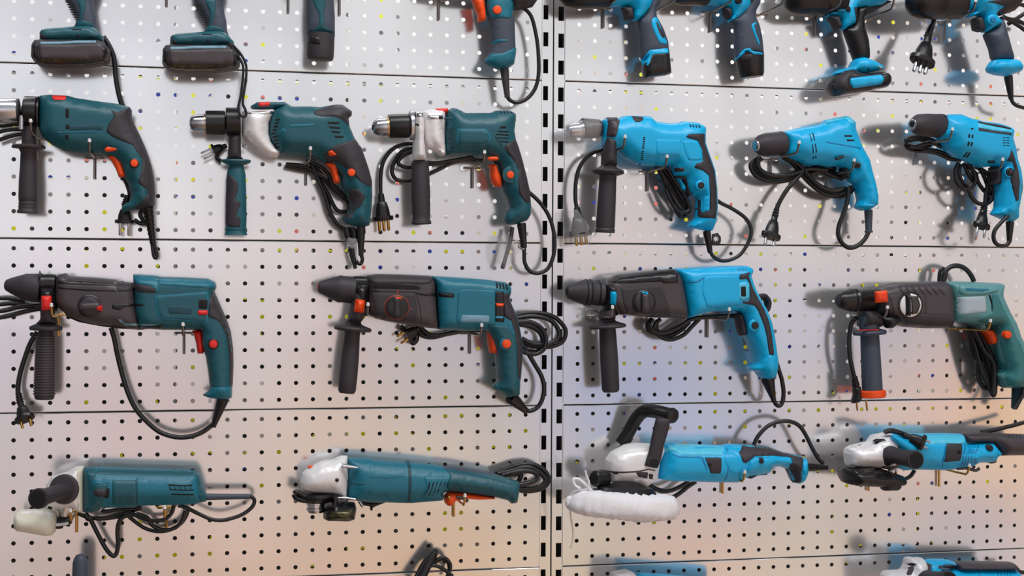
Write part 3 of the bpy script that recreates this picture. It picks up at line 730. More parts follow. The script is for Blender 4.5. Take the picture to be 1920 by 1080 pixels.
t.over('side_panel', "920,205 1240,180 1240,370 1090,355 960,350 940,320 925,260", 'teal2', h, e=.0007, r=8)
t.over('side_panel_face', "930,212 1232,188 1232,362 1090,347 966,343 948,316 934,260", 'teal', h, e=.0012, r=8)
t.over('rating_label', "1000,264 1146,268 1146,320 1000,316", 'tealdk', h, e=.0016)
t.slots(["1180,222 1238,226 1236,288 1178,284"], h, 'side_vent', e=.0018)
for i in range(3): t.over('vent_fin', [(1186 + i * 17, 226), (1194 + i * 17, 227), (1192 + i * 17, 284), (1184 + i * 17, 283)], 'rub', h, e=.003, r=1)
t.over('mode_switch', "1176,292 1236,290 1236,318 1178,320", 'red', h, e=.004)
t.body('trigger', "1142,414 1200,408 1212,450 1216,510 1212,550 1176,550 1168,490 1155,440", 'red', T=.019, R=.007)
t.disc('lock_ring', (1270, 492), 33, 'black', h, h=.002)
t.disc('lock_button', (1270, 492), 25, 'red', h, h=.006)
t.over('handle_foot', "1250,745 1384,740 1382,812 1350,824 1260,817 1208,800 1210,792 1242,770", 'teal2', h, e=.001, wrap=True)
g = t.body('gearcase', "335,95 345,78 395,68 415,88 560,96 690,108 705,120 800,128 812,240 835,400 800,405 700,385 590,378 470,350 400,320 350,280 330,240", 'brown', T=.035, R=.013)
t.over('gearcase_top_rib', "345,112 520,120 690,132 690,145 520,142 345,132", 'black', g, e=.0012)
t.over('gearcase_top_rib', "345,150 520,158 692,172 692,180 520,176 345,162", 'black', g, e=.0012)
t.over('carrying_rail', "692,120 800,130 942,152 925,188 800,178 700,180", 'rub', [g, h], e=.0025)
t.over('gearcase_rib', "666,255 860,252 862,264 740,272 715,290 670,282", 'black', [g, h], e=.0015)
t.over('lower_rail', "350,245 380,300 470,350 600,375 700,385 830,395 970,372 972,400 830,408 700,400 590,385 470,362 395,330", 'black', [g, h], e=.0015)
t.over('moulded_step', "700,345 720,345 745,370 970,376 970,384 740,382", 'grey', [g, h], e=.0022)
k_ = t.disc('mode_dial', (534, 266), 70, 'black', g, h=.005)
t.disc('dial_face', (534, 266), 60, 'rub', g, h=.007, par=k_)
t.over('dial_grip', "470,248 600,240 608,292 470,292", 'brown', k_, e=.006, sink=.003)
t.over('dial_pointer', "548,282 578,270 580,262 608,260 610,296 582,292", 'red', k_, e=.0085, sink=.002)
c = t.lathe('chuck', (30, 140), (240, 162), [(0, 26), (.03, 34), (.15, 48), (.5, 78), (.55, 84), (.9, 90), (1, 90)], 'rub', .068)
t.lathe('chuck_nose', (26, 139), (34, 140), [(0, 18), (.3, 20)], 'black_and_shade', .068, par=c)
t.lathe('chuck_collar', (236, 130), (340, 132), [(0, 80), (.1, 62), (.25, 55), (.5, 58), (.9, 56), (1, 40)], 'black', .07, par=c)
t.body('nose_collar', "236,150 332,150 345,200 345,300 236,300", 'black', T=.036, R=.02)
sh = t.lathe('side_handle', (275, 340), (264, 822), [(0, 36), (.05, 42), (.1, 96), (.12, 100), (.145, 96), (.155, 44), (.2, 50), (.35, 58), (.6, 62), (.9, 62), (.98, 60), (1, 52)], 'rub', .068)
t.ribs('grip_texture', (271, 445), (264, 800), 62, 67, 22, 'brown', .068, par=sh, th=.3)
t.body('handle_neck', "240,200 320,200 330,340 350,370 215,370 240,345", 'rub', T=.034, R=.014, par=sh)
t.over('depth_stop_button', "246,206 304,204 304,288 248,292", 'red', Shape(sh.o, *[[tuple(v) for v in [t.w(q, .108) for q in ((200, 150), (350, 150), (350, 350), (200, 350))]], [(0, 1, 2, 3)]], .108, 0), e=.006, sink=.01, par=sh)
t.cord('power_cord', "660,395 680,460 700,560 730,680 765,790 810,880 870,950 950,1015 1040,1045 1120,1045 1200,1020 1270,970", r=.0042, d=.05)
t.lathe('cord_boot', (1330, 815), (1270, 985), [(0, 34), (.08, 36), (.9, 17), (1, 16)], 'black', .064, .055)
for i, q in enumerate(["-20,220 40,218 90,224 150,232", "-20,258 60,250 120,255 200,262", "-20,298 40,290 110,272 235,262", "-20,338 60,322 150,298 240,280"]):
    t.cord('power_cord', q, r=.004, d=.03 + .004 * i)
t.cord('plug_cord', "222,420 180,490 150,570 122,660 108,740 108,790", r=.0042, d=.04)
t.ribs('cord_relief', (110, 785), (122, 850), 20, 24, 4, 'black', .042, .044)
t.plug((118, 830), (150, 945), 125, d=.044, d1=.07, pm='gold', pl=.35)

V = (570, 490, 3.6)
t = Tool('rotary_hammer', 'petrol teal and charcoal rotary hammer with orange switches and coiled cord over the uprights', 'rotary hammer', V, (900, 280), .068)
h = t.body('motor_housing', "855,98 1000,106 1200,120 1360,140 1392,175 1392,210 1380,250 1410,320 1440,400 1456,480 1470,560 1468,660 1458,780 1450,830 1450,900 1380,918 1320,880 1265,852 1290,825 1310,805 1300,720 1296,640 1262,540 1230,470 1080,470 900,458 888,300 880,160", 'teal2', T=.036, R=.014)
t.over('rubber_overmould', "1345,215 1392,215 1383,250 1412,320 1443,400 1459,480 1474,560 1472,660 1460,800 1448,790 1440,700 1440,600 1425,490 1400,400 1352,372", 'rub', h, e=.0014, wrap=True)
t.over('grip_shell', "1240,430 1380,436 1420,500 1438,600 1440,700 1446,790 1462,835 1450,905 1378,920 1320,884 1262,852 1290,825 1308,805 1300,720 1296,640 1262,540", 'teal', h, e=.0012, wrap=True)
t.over('side_panel', "1040,205 1070,186 1290,195 1290,430 1050,428 1028,400", 'teal2', h, e=.0014, r=10)
t.over('rating_label', "1060,356 1256,362 1252,416 1054,412", 'grey', h, e=.0018)
t.over('body_seam', "885,160 900,160 912,455 902,456", 'tealdk', h, e=.0004)
t.over('top_groove', "880,196 1012,214 1020,240 1012,238 1006,222 882,206", 'tealdk', h, e=.0006)
t.over('top_groove', "1048,200 1070,184 1290,196 1290,202 1076,192 1056,206", 'tealdk', h, e=.0018)
t.slots([f"{1290+i*22},{140+i*4} {1302+i*22},{141+i*4} {1312+i*22},{182+i*4} {1298+i*22},{182+i*4}" for i in range(4)], h, 'top_vent')
t.over('switch_surround', "1292,200 1352,204 1352,410 1290,406", 'black', h, e=.0018)
for i in range(3): t.over('vent_fin', [(1300 + i * 16, 310), (1308 + i * 16, 310), (1308 + i * 16, 366), (1300 + i * 16, 366)], 'rub', h, e=.0032, r=1)
t.over('mode_switch', "1292,282 1350,284 1344,308 1296,304", 'orange', h, e=.006)
t.over('blue_mark', "1292,370 1346,370 1346,386 1292,384", 'blue', h, e=.0026)
t.body('trigger', "1232,470 1262,458 1292,478 1304,560 1306,618 1290,624 1250,618 1240,560", 'orange', T=.019, R=.007)
t.disc('button_boss', (1365, 556), 44, 'teal2', h, h=.002)
t.disc('lock_button', (1365, 556), 30, 'orange', h, h=.006)
g = t.body('gearcase', "415,98 480,88 700,90 850,96 880,140 888,300 902,456 800,445 700,430 640,420 560,405 480,385 435,360 420,300 425,200", 'brown', T=.035, R=.013)
t.over('textured_top', "420,96 490,86 700,90 852,98 856,150 790,155 700,150 440,150", 'rub', g, e=.0013, wrap=True)
t.slots(["440,158 520,150 700,158 770,165 788,178 780,192 700,190 440,182"], g, 'top_recess')
t.over('gearcase_rail', "440,195 700,205 885,212 1010,222 1012,245 884,238 790,228 740,212 440,205", 'black', [g, h], e=.0015)
t.over('gearcase_seam', "752,212 760,212 784,300 790,440 782,440 776,300", 'black', g, e=.0004)
t.over('front_plate', "450,212 748,214 770,400 770,415 560,400 480,380", 'rub', g, e=.001, r=10)
k_ = t.disc('mode_dial', (626, 310), 82, 'orange', g, h=.0024, prof=[(1, -.003), (1, .0018), (.985, .0024), (.95, .0022), (.001, .0022)])
t.disc('dial_face', (626, 310), 79.5, 'black', g, h=.004, par=k_)
t.over('dial_grip', "602,240 652,240 656,382 600,378", 'rub', k_, e=.007, sink=.003)
t.over('dial_pointer', "610,238 655,242 658,258 640,256 630,270 618,254", 'orange', k_, e=.0085, sink=.002)
t.over('dial_mark', "716,316 732,316 732,330 716,330", 'red', g, e=.0013)
t.over('dial_mark', "628,200 638,200 638,212 628,212", 'red', g, e=.0013)
c = t.lathe('chuck', (96, 172), (340, 196), [(0, 22), (.02, 38), (.3, 66), (.5, 84), (.58, 94), (.7, 90), (1, 92)], 'rub', .068)
t.lathe('chuck_nose', (91, 171), (99, 172), [(0, 20), (.3, 24)], 'red', .068, par=c)
t.lathe('chuck_collar', (330, 146), (440, 148), [(0, 42), (.1, 46), (.9, 46), (1, 50)], 'black', .07, par=c)
t.body('nose_collar', "330,150 440,150 430,260 425,340 330,330", 'black', T=.034, R=.02)
sh = t.lathe('side_handle', (335, 400), (288, 890), [(0, 46), (.05, 58), (.09, 122), (.11, 128), (.14, 122), (.15, 56), (.2, 52), (.5, 60), (.8, 62), (.96, 60), (1, 50)], 'rub', .068)
nk = t.body('handle_neck', "330,195 430,190 420,350 395,400 375,420 290,410 300,350", 'rub', T=.034, R=.014, par=sh)
t.over('depth_stop_button', "346,254 412,262 404,348 336,340", 'orange', nk, e=.007)
for i in range(7): t.over('button_rib', [(352 - i, 266 + i * 11), (404 - i, 272 + i * 11), (403 - i, 276 + i * 11), (351 - i, 270 + i * 11)], 'red', nk, e=.0082, r=1)
for i, q in enumerate(["1430,365 1500,350 1600,350 1680,372 1730,410 1764,460 1762,510 1735,550 1670,575 1590,578 1520,565 1460,530",
                       "1430,385 1520,372 1610,378 1680,410 1720,470 1712,520 1660,555 1600,562 1530,550 1470,520",
                       "1440,410 1520,408 1590,440 1625,490 1632,550 1612,600 1560,625 1500,618 1460,590",
                       "1445,425 1530,440 1590,480 1612,540 1590,600 1540,612 1480,600"]):
    t.cord('power_cord', q, r=.0042, d=.03 + .008 * (i % 3))
t.cord('power_cord', "1460,540 1500,600 1560,700 1605,780 1620,860 1605,940 1570,990 1520,1010 1480,995", r=.0042, d=.045)
t.lathe('cord_boot', (1395, 915), (1500, 1010), [(0, 44), (.1, 45), (.8, 26), (1, 22)], 'black', .064, .05)
t.cord('cord_bundle', "780,440 840,490 920,495 1020,475 1100,465 1230,462", r=.0042, d=.035)
t.cord('cord_bundle', "760,450 800,500 870,512 960,492 1080,470", r=.0042, d=.03)
t.plug((790, 440), (690, 500), 120, d=.034, pl=.5, pm='gold')
t.cord('cord_knot', "650,440 700,470 740,470 760,520 735,550 720,500 770,460", r=.005, d=.03)

# ============================================================ BAY 1, FOURTH ROW
V = (0, 840, 3.84)
t = Tool('angle_grinder', 'dark teal angle grinder with hollow black side handle and pale sanding disc, cord draped below', 'angle grinder', V, (1000, 300), .062)
h = t.body('housing', "600,140 680,135 1000,148 1300,155 1410,162 1440,185 1460,250 1488,340 1488,384 1440,392 1405,404 1000,415 900,425 720,432 700,455 600,462", 'teal2', T=.034, R=.03)
t.over('front_ring', "598,138 690,134 690,200 660,250 650,262 780,250 770,300 740,380 730,440 700,458 598,464", 'teal', h, e=.0014, wrap=True)
t.over('top_rib', "700,150 1420,160 1426,200 1000,195 690,185", 'teal', h, e=.0012, wrap=True)
t.over('front_panel_rib', "655,250 690,232 770,250 768,260 700,262 652,274", 'teal2', h, e=.0025)
t.over('rating_label', "810,234 980,232 984,408 812,410", 'teal', h, e=.0012, r=8)
t.over('body_seam', "984,215 992,215 996,412 988,412", 'tealdk', h, e=.0006)
t.over('rear_band', "1405,162 1440,185 1462,250 1490,340 1490,384 1445,392 1425,300", 'teal', h, e=.001, wrap=True)
t.slots(["1205,264 1230,260 1310,268 1385,262 1385,274 1310,276 1210,272", "1215,296 1400,298 1390,308 1225,304", "1228,328 1402,330 1395,340 1240,338"], h)
for i in range(5): t.over('vent_fin', [(1215 + i * 36, 276), (1232 + i * 36, 276), (1236 + i * 36, 292), (1222 + i * 36, 292)], 'teal', h, e=.002, r=1)
t.over('switch_recess', "620,282 790,288 785,360 620,350", 'black_and_shade', h, e=.0014)
t.over('slide_switch', "668,286 772,290 768,358 668,350", 'rub', h, e=.005)
gc = t.body('gear_head', "330,270 380,200 480,170 545,132 606,130 606,464 560,460 520,430 430,440 350,415 325,330", 'alu', T=.032, R=.024)
t.over('gear_head_flange', "560,132 604,130 604,464 566,462", 'cream', gc, e=.0016)
t.lathe('spindle_neck', (470, 420), (468, 490), [(0, 62), (.4, 58), (.41, 48), (1, 46)], 'steel', .062)
t.body('wheel_guard_clamp', "420,485 520,480 522,540 490,555 400,565 398,540", 'black', T=.02, R=.01)
t.body('clamp_plate', "400,535 500,522 498,545 402,560", 'alu', T=.022, R=.004, d=.07)
t.lathe('spindle_nut', (425, 560), (425, 580), [(0, 30), (.8, 30), (1, 22)], 'black', .062)
dk_ = t.body('sanding_disc', "104,500 112,462 140,452 250,448 330,445 400,470 412,520 400,600 385,618 330,620 220,600 130,585 106,560", 'cream', T=.05, R=.012, d=.07)
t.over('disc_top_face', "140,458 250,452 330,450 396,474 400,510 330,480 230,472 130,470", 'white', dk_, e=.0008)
sh = t.lathe('side_handle', (480, 300), (272, 366), [(0, 70), (.12, 66), (.3, 58), (.7, 60), (.85, 66), (.93, 76), (1, 75)], 'rub', .1, .2)
t.lathe('handle_guard_disc', (470, 296), (452, 299), [(0, 108), (.3, 114), (.7, 112), (1, 104)], 'brown', .097, .107, par=sh)
t.lathe('handle_hollow', (272, 366), (269.6, 366.8), [(0, 62), (1, 62)], 'black_and_shade', .2, .2012, par=sh)
t.lathe('cord_boot', (1480, 352), (1798, 348), [(0, 26), (.4, 22), (.96, 20), (1, 18)], 'rub2', .062)
t.cord('power_cord', "1795,345 1822,360 1832,385 1815,425 1760,470 1690,500 1600,520 1520,512 1440,478 1340,430 1280,412", r=.0034, d=.055)
for i, q in enumerate(["560,470 640,500 760,500 880,470 960,450 1020,430", "730,445 760,455 860,442 960,440 1010,425", "640,490 700,610 760,720 810,775 838,760 850,690 846,600 860,530 900,490 980,480",
                       "900,470 960,520 1040,575 1130,600 1220,590 1300,545 1340,490 1355,440", "940,465 1040,510 1130,525 1200,505 1240,460 1250,410", "980,470 1060,500 1100,560 1180,590 1260,575 1310,525 1335,450",
                       "590,480 700,510 820,500 940,475"]):
    t.cord('power_cord', q, r=.0034 if i != 2 else .0038, d=.028 + .007 * (i % 3))
t.cord('cord_tie', "610,470 640,510 650,490", r=.005, d=.045)

V = (530, 820, 3.623)
t = Tool('angle_grinder', 'long teal angle grinder with white gear head and orange paddle switch', 'angle grinder', V, (850, 310), .062)
h = t.body('housing', "440,136 600,142 620,152 830,165 1000,180 1090,195 1200,205 1400,240 1500,268 1600,300 1608,330 1590,440 1555,448 1530,425 1440,404 1300,384 1130,366 1096,372 1088,428 860,446 600,438 500,430 436,425", 'teal2', T=.034, R=.03)
t.over('handle_grip', "1090,195 1200,202 1400,238 1500,266 1602,298 1610,330 1592,442 1555,450 1528,428 1440,406 1300,386 1130,367 1110,330 1140,262", 'teal', h, e=.0014, wrap=True)
t.over('grip_top_pad', "1088,192 1200,200 1400,237 1480,262 1470,285 1400,262 1250,240 1092,214", 'rub2', h, e=.0018, wrap=True)
t.over('handle_end_flare', "1540,285 1602,298 1612,330 1594,444 1555,452 1530,428", 'teal', h, e=.0022, wrap=True)
t.over('body_seam', "838,160 860,162 858,446 842,446", 'tealdk', h, e=.0006)
t.over('seam_boss', "836,158 866,158 866,182 836,182", 'teal', h, e=.003)
t.over('moulded_ridge', "590,266 700,272 830,262 830,268 700,280 590,272", 'teal', h, e=.001)
t.over('moulded_ridge', "450,306 560,310 560,320 450,314", 'teal', h, e=.001)
t.over('moulded_ridge', "580,370 720,395 720,402 580,378", 'teal', h, e=.001)
t.over('vent_panel', "960,265 1140,265 1110,330 1090,412 945,415 975,330", 'teal2', h, e=.0012)
t.slots([f"{992+i*27},292 {1008+i*27},292 {1000+i*22},345 {962+i*30},405 {948+i*30},405 {980+i*25},345" for i in range(5)], h, e=.0016)
gc = t.body('gear_head', "118,300 135,240 160,218 260,160 340,150 385,128 440,126 445,280 432,430 400,430 385,395 330,382 200,375 130,362", 'alu', T=.034, R=.024)
t.over('head_flange', "390,124 440,124 444,180 396,180", 'ball', gc, e=.0012)
t.disc('head_screw', (369, 290), 13, 'black', gc, h=.002)
t.body('lock_pin_button', "168,192 192,188 215,196 212,208 172,208", 'orange', T=.008, R=.004)
t.body('long_screw', "398,186 448,186 516,200 514,212 448,212 398,206", 'steel', T=.004, R=.003, d=.094)
t.body('long_screw', "370,404 430,400 502,412 500,432 430,422 370,416", 'steel', T=.004, R=.003, d=.092)
gd = t.body('wheel_guard', "320,372 380,372 384,400 370,440 490,442 500,480 488,550 440,566 300,562 276,550 276,490 320,460", 'black', T=.05, R=.02, d=.066)
t.over('guard_face', "284,486 400,500 490,470 488,545 440,560 300,556 280,545", 'olive', gd, e=.0008)
t.lathe('guard_collar', (240, 378), (240, 440), [(0, 125), (.3, 128), (.6, 118), (1, 80)], 'black', .062)
t.lathe('spindle_flange', (225, 440), (225, 510), [(0, 66), (.15, 66), (.18, 58), (.5, 58), (.55, 64), (.75, 64), (.8, 55), (1, 50)], 'steel', .062)
t.cord('guard_lever', "80,385 95,372 125,385 150,400 190,410 210,425", r=.005, m='black', d=.08)
t.cord('guard_lever', "80,385 90,408 130,425 200,430", r=.005, m='black', d=.078)
pd = t.body('paddle_switch', "1095,400 1120,368 1200,372 1310,384 1440,402 1440,418 1330,422 1240,415 1170,430 1150,462 1120,465 1098,440", 'orange', T=.02, R=.008)
t.disc('paddle_pivot', (1130, 408), 12, 'gold', pd, h=.003)
t.cord('paddle_lever', "1180,405 1230,415 1258,435", r=.003, m='steeldk', d=.08)
t.body('underside_plug_stub', "530,430 700,442 640,465 612,478 612,498 594,496 592,470 560,465 525,450", 'black', T=.012, R=.008, d=.04)
t.cord('depth_spanner', "520,432 545,470", r=.003, m='steel', d=.06)
for i, q in enumerate(["1440,240 1520,215 1600,190 1680,182 1740,200 1790,240 1808,290 1780,335 1720,360 1640,365 1590,350", "1460,248 1560,225 1640,205 1700,212 1760,250 1785,290 1760,325 1690,345 1600,345",
                       "1490,258 1580,235 1660,228 1720,245 1730,275 1700,300 1640,318 1600,322", "1500,262 1590,248 1620,262 1600,300"]):
    t.cord('power_cord', q, r=.0044, d=.03 + .008 * (i % 3))

# ------------------------------------------------------------ cut off at the foot of bay 1
V = (0, 980, 4.0)
t = Tool('angle_grinder', 'dark rounded side handle of a tool below, rising under the cream-disc grinder\'s cord loop', 'angle grinder', V, (605, 380), .06)
t.lathe('side_handle', (600, 700), (604, 235), [(0, 62), (.6, 62), (.85, 60), (.93, 50), (.98, 34), (1, 12)], 'rub2', .085)
t.body('housing', "700,560 1900,560 1900,760 700,760", 'teal', T=.03, R=.02, d=.05, g=.01)
V = (700, 980, 4.571)
t = Tool('angle_grinder', 'bundle of looped black cord standing up from a tool just below the photo', 'angle grinder', V, (450, 400), .06)
t.lathe('cord_boot', (360, 560), (530, 245), [(0, 48), (.5, 40), (.9, 26), (1, 18)], 'black', .06, .05)
for i, q in enumerate(["340,500 410,400 500,290 525,240 540,260 500,350 430,470", "440,400 520,340 580,300 625,310 660,360 655,420", "460,370 540,370 620,410 680,460", "480,380 560,320 610,310 640,340 650,400 620,500", "360,470 420,360 480,290 510,250"]):
    t.cord('power_cord', q, r=.0034, d=.03 + .01 * (i % 3))
t.body('housing', "250,560 1200,600 1200,800 250,800", 'teal', T=.03, R=.02, d=.05, g=.01)

# ============================================================ BAY 2, TOP ROW
V = (1040, 0, 4.174)
t = Tool('compact_driver', 'bright blue compact driver with squared battery foot, first beside the uprights', 'cordless driver', V, (750, 250), .05)
h = t.body('motor_housing', "300,-330 700,-350 840,-300 850,-160 820,-60 770,5 740,72 690,130 645,165 608,162 606,90 570,52 440,56 380,20 320,-60", 'blue', T=.028, R=.024)
t.over('rear_shell', "720,-360 850,-310 860,-150 840,-50 790,40 760,40 800,-100", 'rub', h, e=.0015, wrap=True)
c = t.lathe('chuck', (40, -60), (420, -70), [(0, 60), (.1, 100), (.3, 130), (.9, 136), (1, 120)], 'black', .056, .05)
g = t.body('handle', "740,-60 850,-60 820,40 792,75 795,130 850,230 885,330 892,420 880,440 700,455 672,470 660,300 648,160 700,100", 'rub2', T=.02, R=.018)
t.over('blue_grip_frame', "756,165 772,138 798,130 812,160 838,240 868,310 882,322 876,348 822,338 792,280 762,210", 'blue', g, e=.0015)
t.over('grip_window', "786,170 800,158 830,220 856,270 864,305 840,305 812,262 796,215", 'rub', g, e=.0022)
b = t.body('battery', "740,395 886,385 890,420 905,580 860,592 700,616 686,545 690,500", 'black', T=.022, R=.01)
t.over('battery_band', "668,466 700,440 742,392 886,378 892,416 762,426 748,470 735,512 688,520", 'blue', [b, g], e=.002, wrap=True)
t.slots([f"{775},{440+i*14} {830},{436+i*14} {830},{440+i*14} {775},{444+i*14}" for i in range(5)] + ["842,432 848,432 852,506 846,506"], b, 'latch_groove')
t.body('trigger', "520,62 600,56 608,100 612,152 580,160 542,160 545,120", 'rub', T=.019, R=.007)

t = Tool('compact_driver', 'bright blue compact driver with round tapering battery foot and thin blue grip line', 'cordless driver', V, (1500, 250), .05)
h = t.body('motor_housing', "1000,-330 1420,-350 1640,-300 1640,-160 1600,-60 1560,5 1500,92 1430,150 1345,182 1375,120 1360,80 1320,50 1205,40 1090,20 1010,-60", 'blue', T=.028, R=.024)
t.over('rear_shell', "1520,-360 1660,-310 1660,-150 1610,-50 1560,20 1530,20 1560,-100", 'rub', h, e=.0015, wrap=True)
t.disc('button', (1440, 2), 26, 'black_and_shade', h, h=.002)
c = t.lathe('chuck', (885, -95), (1200, -95), [(0, 60), (.1, 100), (.3, 130), (.9, 136), (1, 120)], 'black', .056, .05)
g = t.body('handle', "1500,-60 1620,-60 1600,40 1572,90 1568,130 1598,200 1618,290 1630,400 1622,440 1412,470 1405,330 1404,200 1358,165 1430,110", 'rub2', T=.02, R=.018)
t.over('blue_grip_frame', "1540,190 1572,172 1585,180 1560,196 1580,270 1610,350 1608,358 1594,350 1562,270 1542,215", 'blue', g, e=.0015)
b = t.lathe('battery', (1522, 420), (1542, 604), [(0, 108), (.1, 108), (.8, 96), (.9, 92), (1, 84)], 'black', .05)
t.over('battery_band', "1406,464 1440,428 1480,384 1532,376 1562,404 1628,414 1626,430 1550,426 1522,402 1490,402 1452,446 1412,474", 'blue', [b, g], e=.002)
t.over('latch', "1458,432 1548,424 1550,462 1500,474 1460,470", 'rub', b, e=.0015)
t.slots(["1465,440 1510,438 1510,443 1465,445", "1465,452 1510,450 1510,455 1465,457"], b, 'latch_groove')
t.body('trigger', "1312,62 1372,66 1380,110 1370,150 1340,146 1322,110", 'rub', T=.019, R=.007)

V = (1460, 0, 4.174)
t = Tool('cordless_drill', 'bright blue cordless drill with chunky slide battery carrying a blue panel', 'cordless drill', V, (640, 300), .05)
h = t.body('motor_housing', "350,130 400,90 470,30 560,-60 560,-250 800,-280 980,-220 960,-80 860,0 800,42 600,70 592,190 540,215 500,240 482,225 476,160 455,125 380,128", 'blue', T=.03, R=.026)
t.over('dark_collar', "590,55 740,50 800,42 860,0 890,10 760,80 650,140 600,190 588,190", 'rub', h, e=.0014, wrap=True)
t.disc('led', (548, 72), 20, 'black_and_shade', h, h=.001)
for x in (460, 477, 494, 511): t.disc('charge_light', (x, 92), 5, 'black_and_shade', h, h=.0008, n=12)
c = t.lathe('chuck', (60, -10), (430, -20), [(0, 60), (.05, 90), (.2, 118), (.45, 126), (.6, 120), (.65, 128), (.97, 130), (1, 110)], 'black', .058, .05)
t.ribs('torque_ring', (425, -20), (500, -20), 128, 132, 8, 'rub', .05, par=c, th=.2)
g = t.body('handle', "600,60 700,40 680,100 662,140 670,220 698,320 706,400 706,470 590,480 575,440 545,350 520,280 498,232 560,200", 'black', T=.02, R=.018)
f = t.body('battery_foot', "600,460 650,448 740,482 800,518 812,552 640,582 600,570 420,600 425,566 480,545 560,525 575,480", 'blue', T=.028, R=.014, d=.056)
t.disc('foot_screw', (703, 540), 8, 'black_and_shade', f, h=.0008)
t.over('foot_clip', "775,510 800,520 806,548 782,550", 'alu', f, e=.002)
b = t.body('battery', "384,662 430,592 490,560 560,545 625,580 820,566 852,600 846,682 700,716 500,750 430,756 390,702", 'black', T=.036, R=.008, d=.06, r=3)
t.over('battery_front', "384,662 430,592 500,545 560,530 590,570 545,620 540,700 500,740 430,752 388,702", 'rub', b, e=.003)
t.over('blue_panel', "560,612 800,584 826,614 804,660 582,692 560,655", 'blue', b, e=.003)
t.over('battery_base_plate', "480,742 700,706 842,672 842,684 700,718 500,752", 'alu', b, e=.001)
t.body('trigger', "375,135 455,128 475,180 480,225 440,235 420,185", 'rub', T=.019, R=.007)

V = (1660, 0, 4.908)
t = Tool('corded_drill', 'bright blue corded drill with swollen blue handle foot and dangling black plug', 'drill', V, (1050, 300), .08)
h = t.body('motor_housing', "690,-200 900,-260 1300,-260 1320,-60 1240,20 1190,90 1060,142 1020,130 1000,150 1050,200 1046,240 990,262 925,300 900,302 885,240 870,170 850,140 760,165 735,150 800,105 760,80 690,100", 'blue', T=.034, R=.028)
t.over('rear_rubber', "935,16 1100,-20 1330,-60 1250,25 1195,95 1060,146 1020,128 1100,60", 'rub', h, e=.0015, wrap=True)
c = t.lathe('chuck', (225, 20), (690, 10), [(0, 60), (.06, 110), (.2, 145), (.5, 150), (.55, 142), (.6, 150), (.97, 152), (1, 120)], 'black', .1, .08)
t.ribs('torque_ring', (680, 10), (700, 10), 118, 118, 2, 'gold', .08, par=c)
t.body('trigger', "800,172 860,150 885,200 898,290 870,296 818,280", 'rub', T=.019, R=.007)
t.disc('button_boss', (980, 182), 42, 'blue', h, h=.003)
t.disc('lock_button', (980, 182), 26, 'bluedk', h, h=.006)
g = t.body('handle', "985,262 1010,200 1062,150 1090,240 1132,400 1175,550 985,560 962,450 905,310", 'rub2', T=.024, R=.02)
t.body('handle_foot', "985,556 1010,545 1170,545 1205,560 1238,615 1232,662 1180,682 1110,704 1020,690 965,670 945,620", 'blue', T=.03, R=.024)
t.lathe('cord_boot', (1130, 695), (1158, 912), [(0, 34), (.1, 36), (.9, 22), (1, 20)], 'black', .07)
t.cord('power_cord', "1156,905 1175,945 1215,975 1290,996", r=.0036, d=.06)
t.cord('plug_cord', "470,60 455,140 440,210 415,270 390,330", r=.0045, d=.075)
t.ribs('cord_relief', (428, 235), (385, 350), 26, 34, 5, 'black', .08, .082)
t.plug((400, 320), (335, 582), 232, d=.082, d1=.1, pins=3, pm='steel', pl=.4)
for i, q in enumerate(["1060,100 1150,60 1230,40 1300,60", "1080,150 1150,190 1230,240 1300,290", "1085,160 1180,180 1240,150 1300,110", "1130,220 1200,190 1260,210 1300,230"]):
    t.cord('power_cord', q, r=.004, d=.03 + .01 * (i % 3))

# ============================================================ BAY 2, SECOND ROW
V = (1040, 200, 3.6)
t = Tool('impact_drill', 'bright blue impact drill with film-wrapped chuck and black side handle', 'drill', V, (800, 250), .055)
h = t.body('housing', "318,92 345,80 430,78 465,62 530,62 640,66 676,100 760,112 830,110 860,98 960,108 1015,140 1012,190 1012,245 1040,330 1075,430 1090,560 1093,680 1086,770 1058,840 1000,836 900,815 903,796 940,760 948,700 945,610 915,600 880,540 862,480 800,470 780,402 700,404 600,400 540,386 470,342 420,292 350,292 318,262", 'blue', T=.035, R=.028)
t.over('rubber_overmould', "884,205 905,184 1014,182 1014,245 1043,330 1078,430 1093,560 1096,680 1088,756 940,752 948,700 944,625 984,625 990,715 1046,700 1048,600 1040,465 1000,430 940,412 955,385 1000,372 995,290 965,228 915,215", 'rub', h, e=.0014, wrap=True)
t.over('vent_panel', "860,230 960,228 992,295 994,360 905,362 880,300", 'blue', h, e=.0012)
t.slots(["898,256 956,256 958,269 902,269", "904,287 966,287 968,301 908,301", "908,317 972,317 974,331 912,331"], h)
t.slots([f"{908+i*20},{118+i*2} {916+i*20},{118+i*2} {924+i*20},{138+i*2} {914+i*20},{138+i*2}" for i in range(4)], h, 'top_vent')
t.slots([f"{597-i*1.5},{205+i*14} {613-i*1.5},{205+i*14} {612-i*1.5},{214+i*14} {596-i*1.5},{214+i*14}" for i in range(6)] + [f"{588-i*1.5},{300+i*14-4} {602-i*1.5},{300+i*14-4} {601-i*1.5},{305+i*14} {587-i*1.5},{305+i*14}" for i in range(5)], h, 'side_vent')
t.disc('housing_screw', (580, 386), 10, 'bluedk', h, h=.001)
t.over('body_panel', "680,220 850,222 845,330 690,325", 'blue', h, e=.0008, r=10)
t.over('mode_switch', "515,64 598,68 594,90 575,104 545,102 530,86", 'rub', h, e=.0025, wrap=True)
t.over('direction_switch', "806,414 872,410 874,432 860,440 808,440", 'rub', h, e=.003)
t.body('trigger', "800,470 870,456 900,470 905,520 915,590 900,612 885,560 860,500 830,495", 'rub', T=.019, R=.007)
t.body('trigger_face', "812,478 838,476 858,508 878,540 878,570 850,560 842,520", 'blue', T=.014, R=.006)
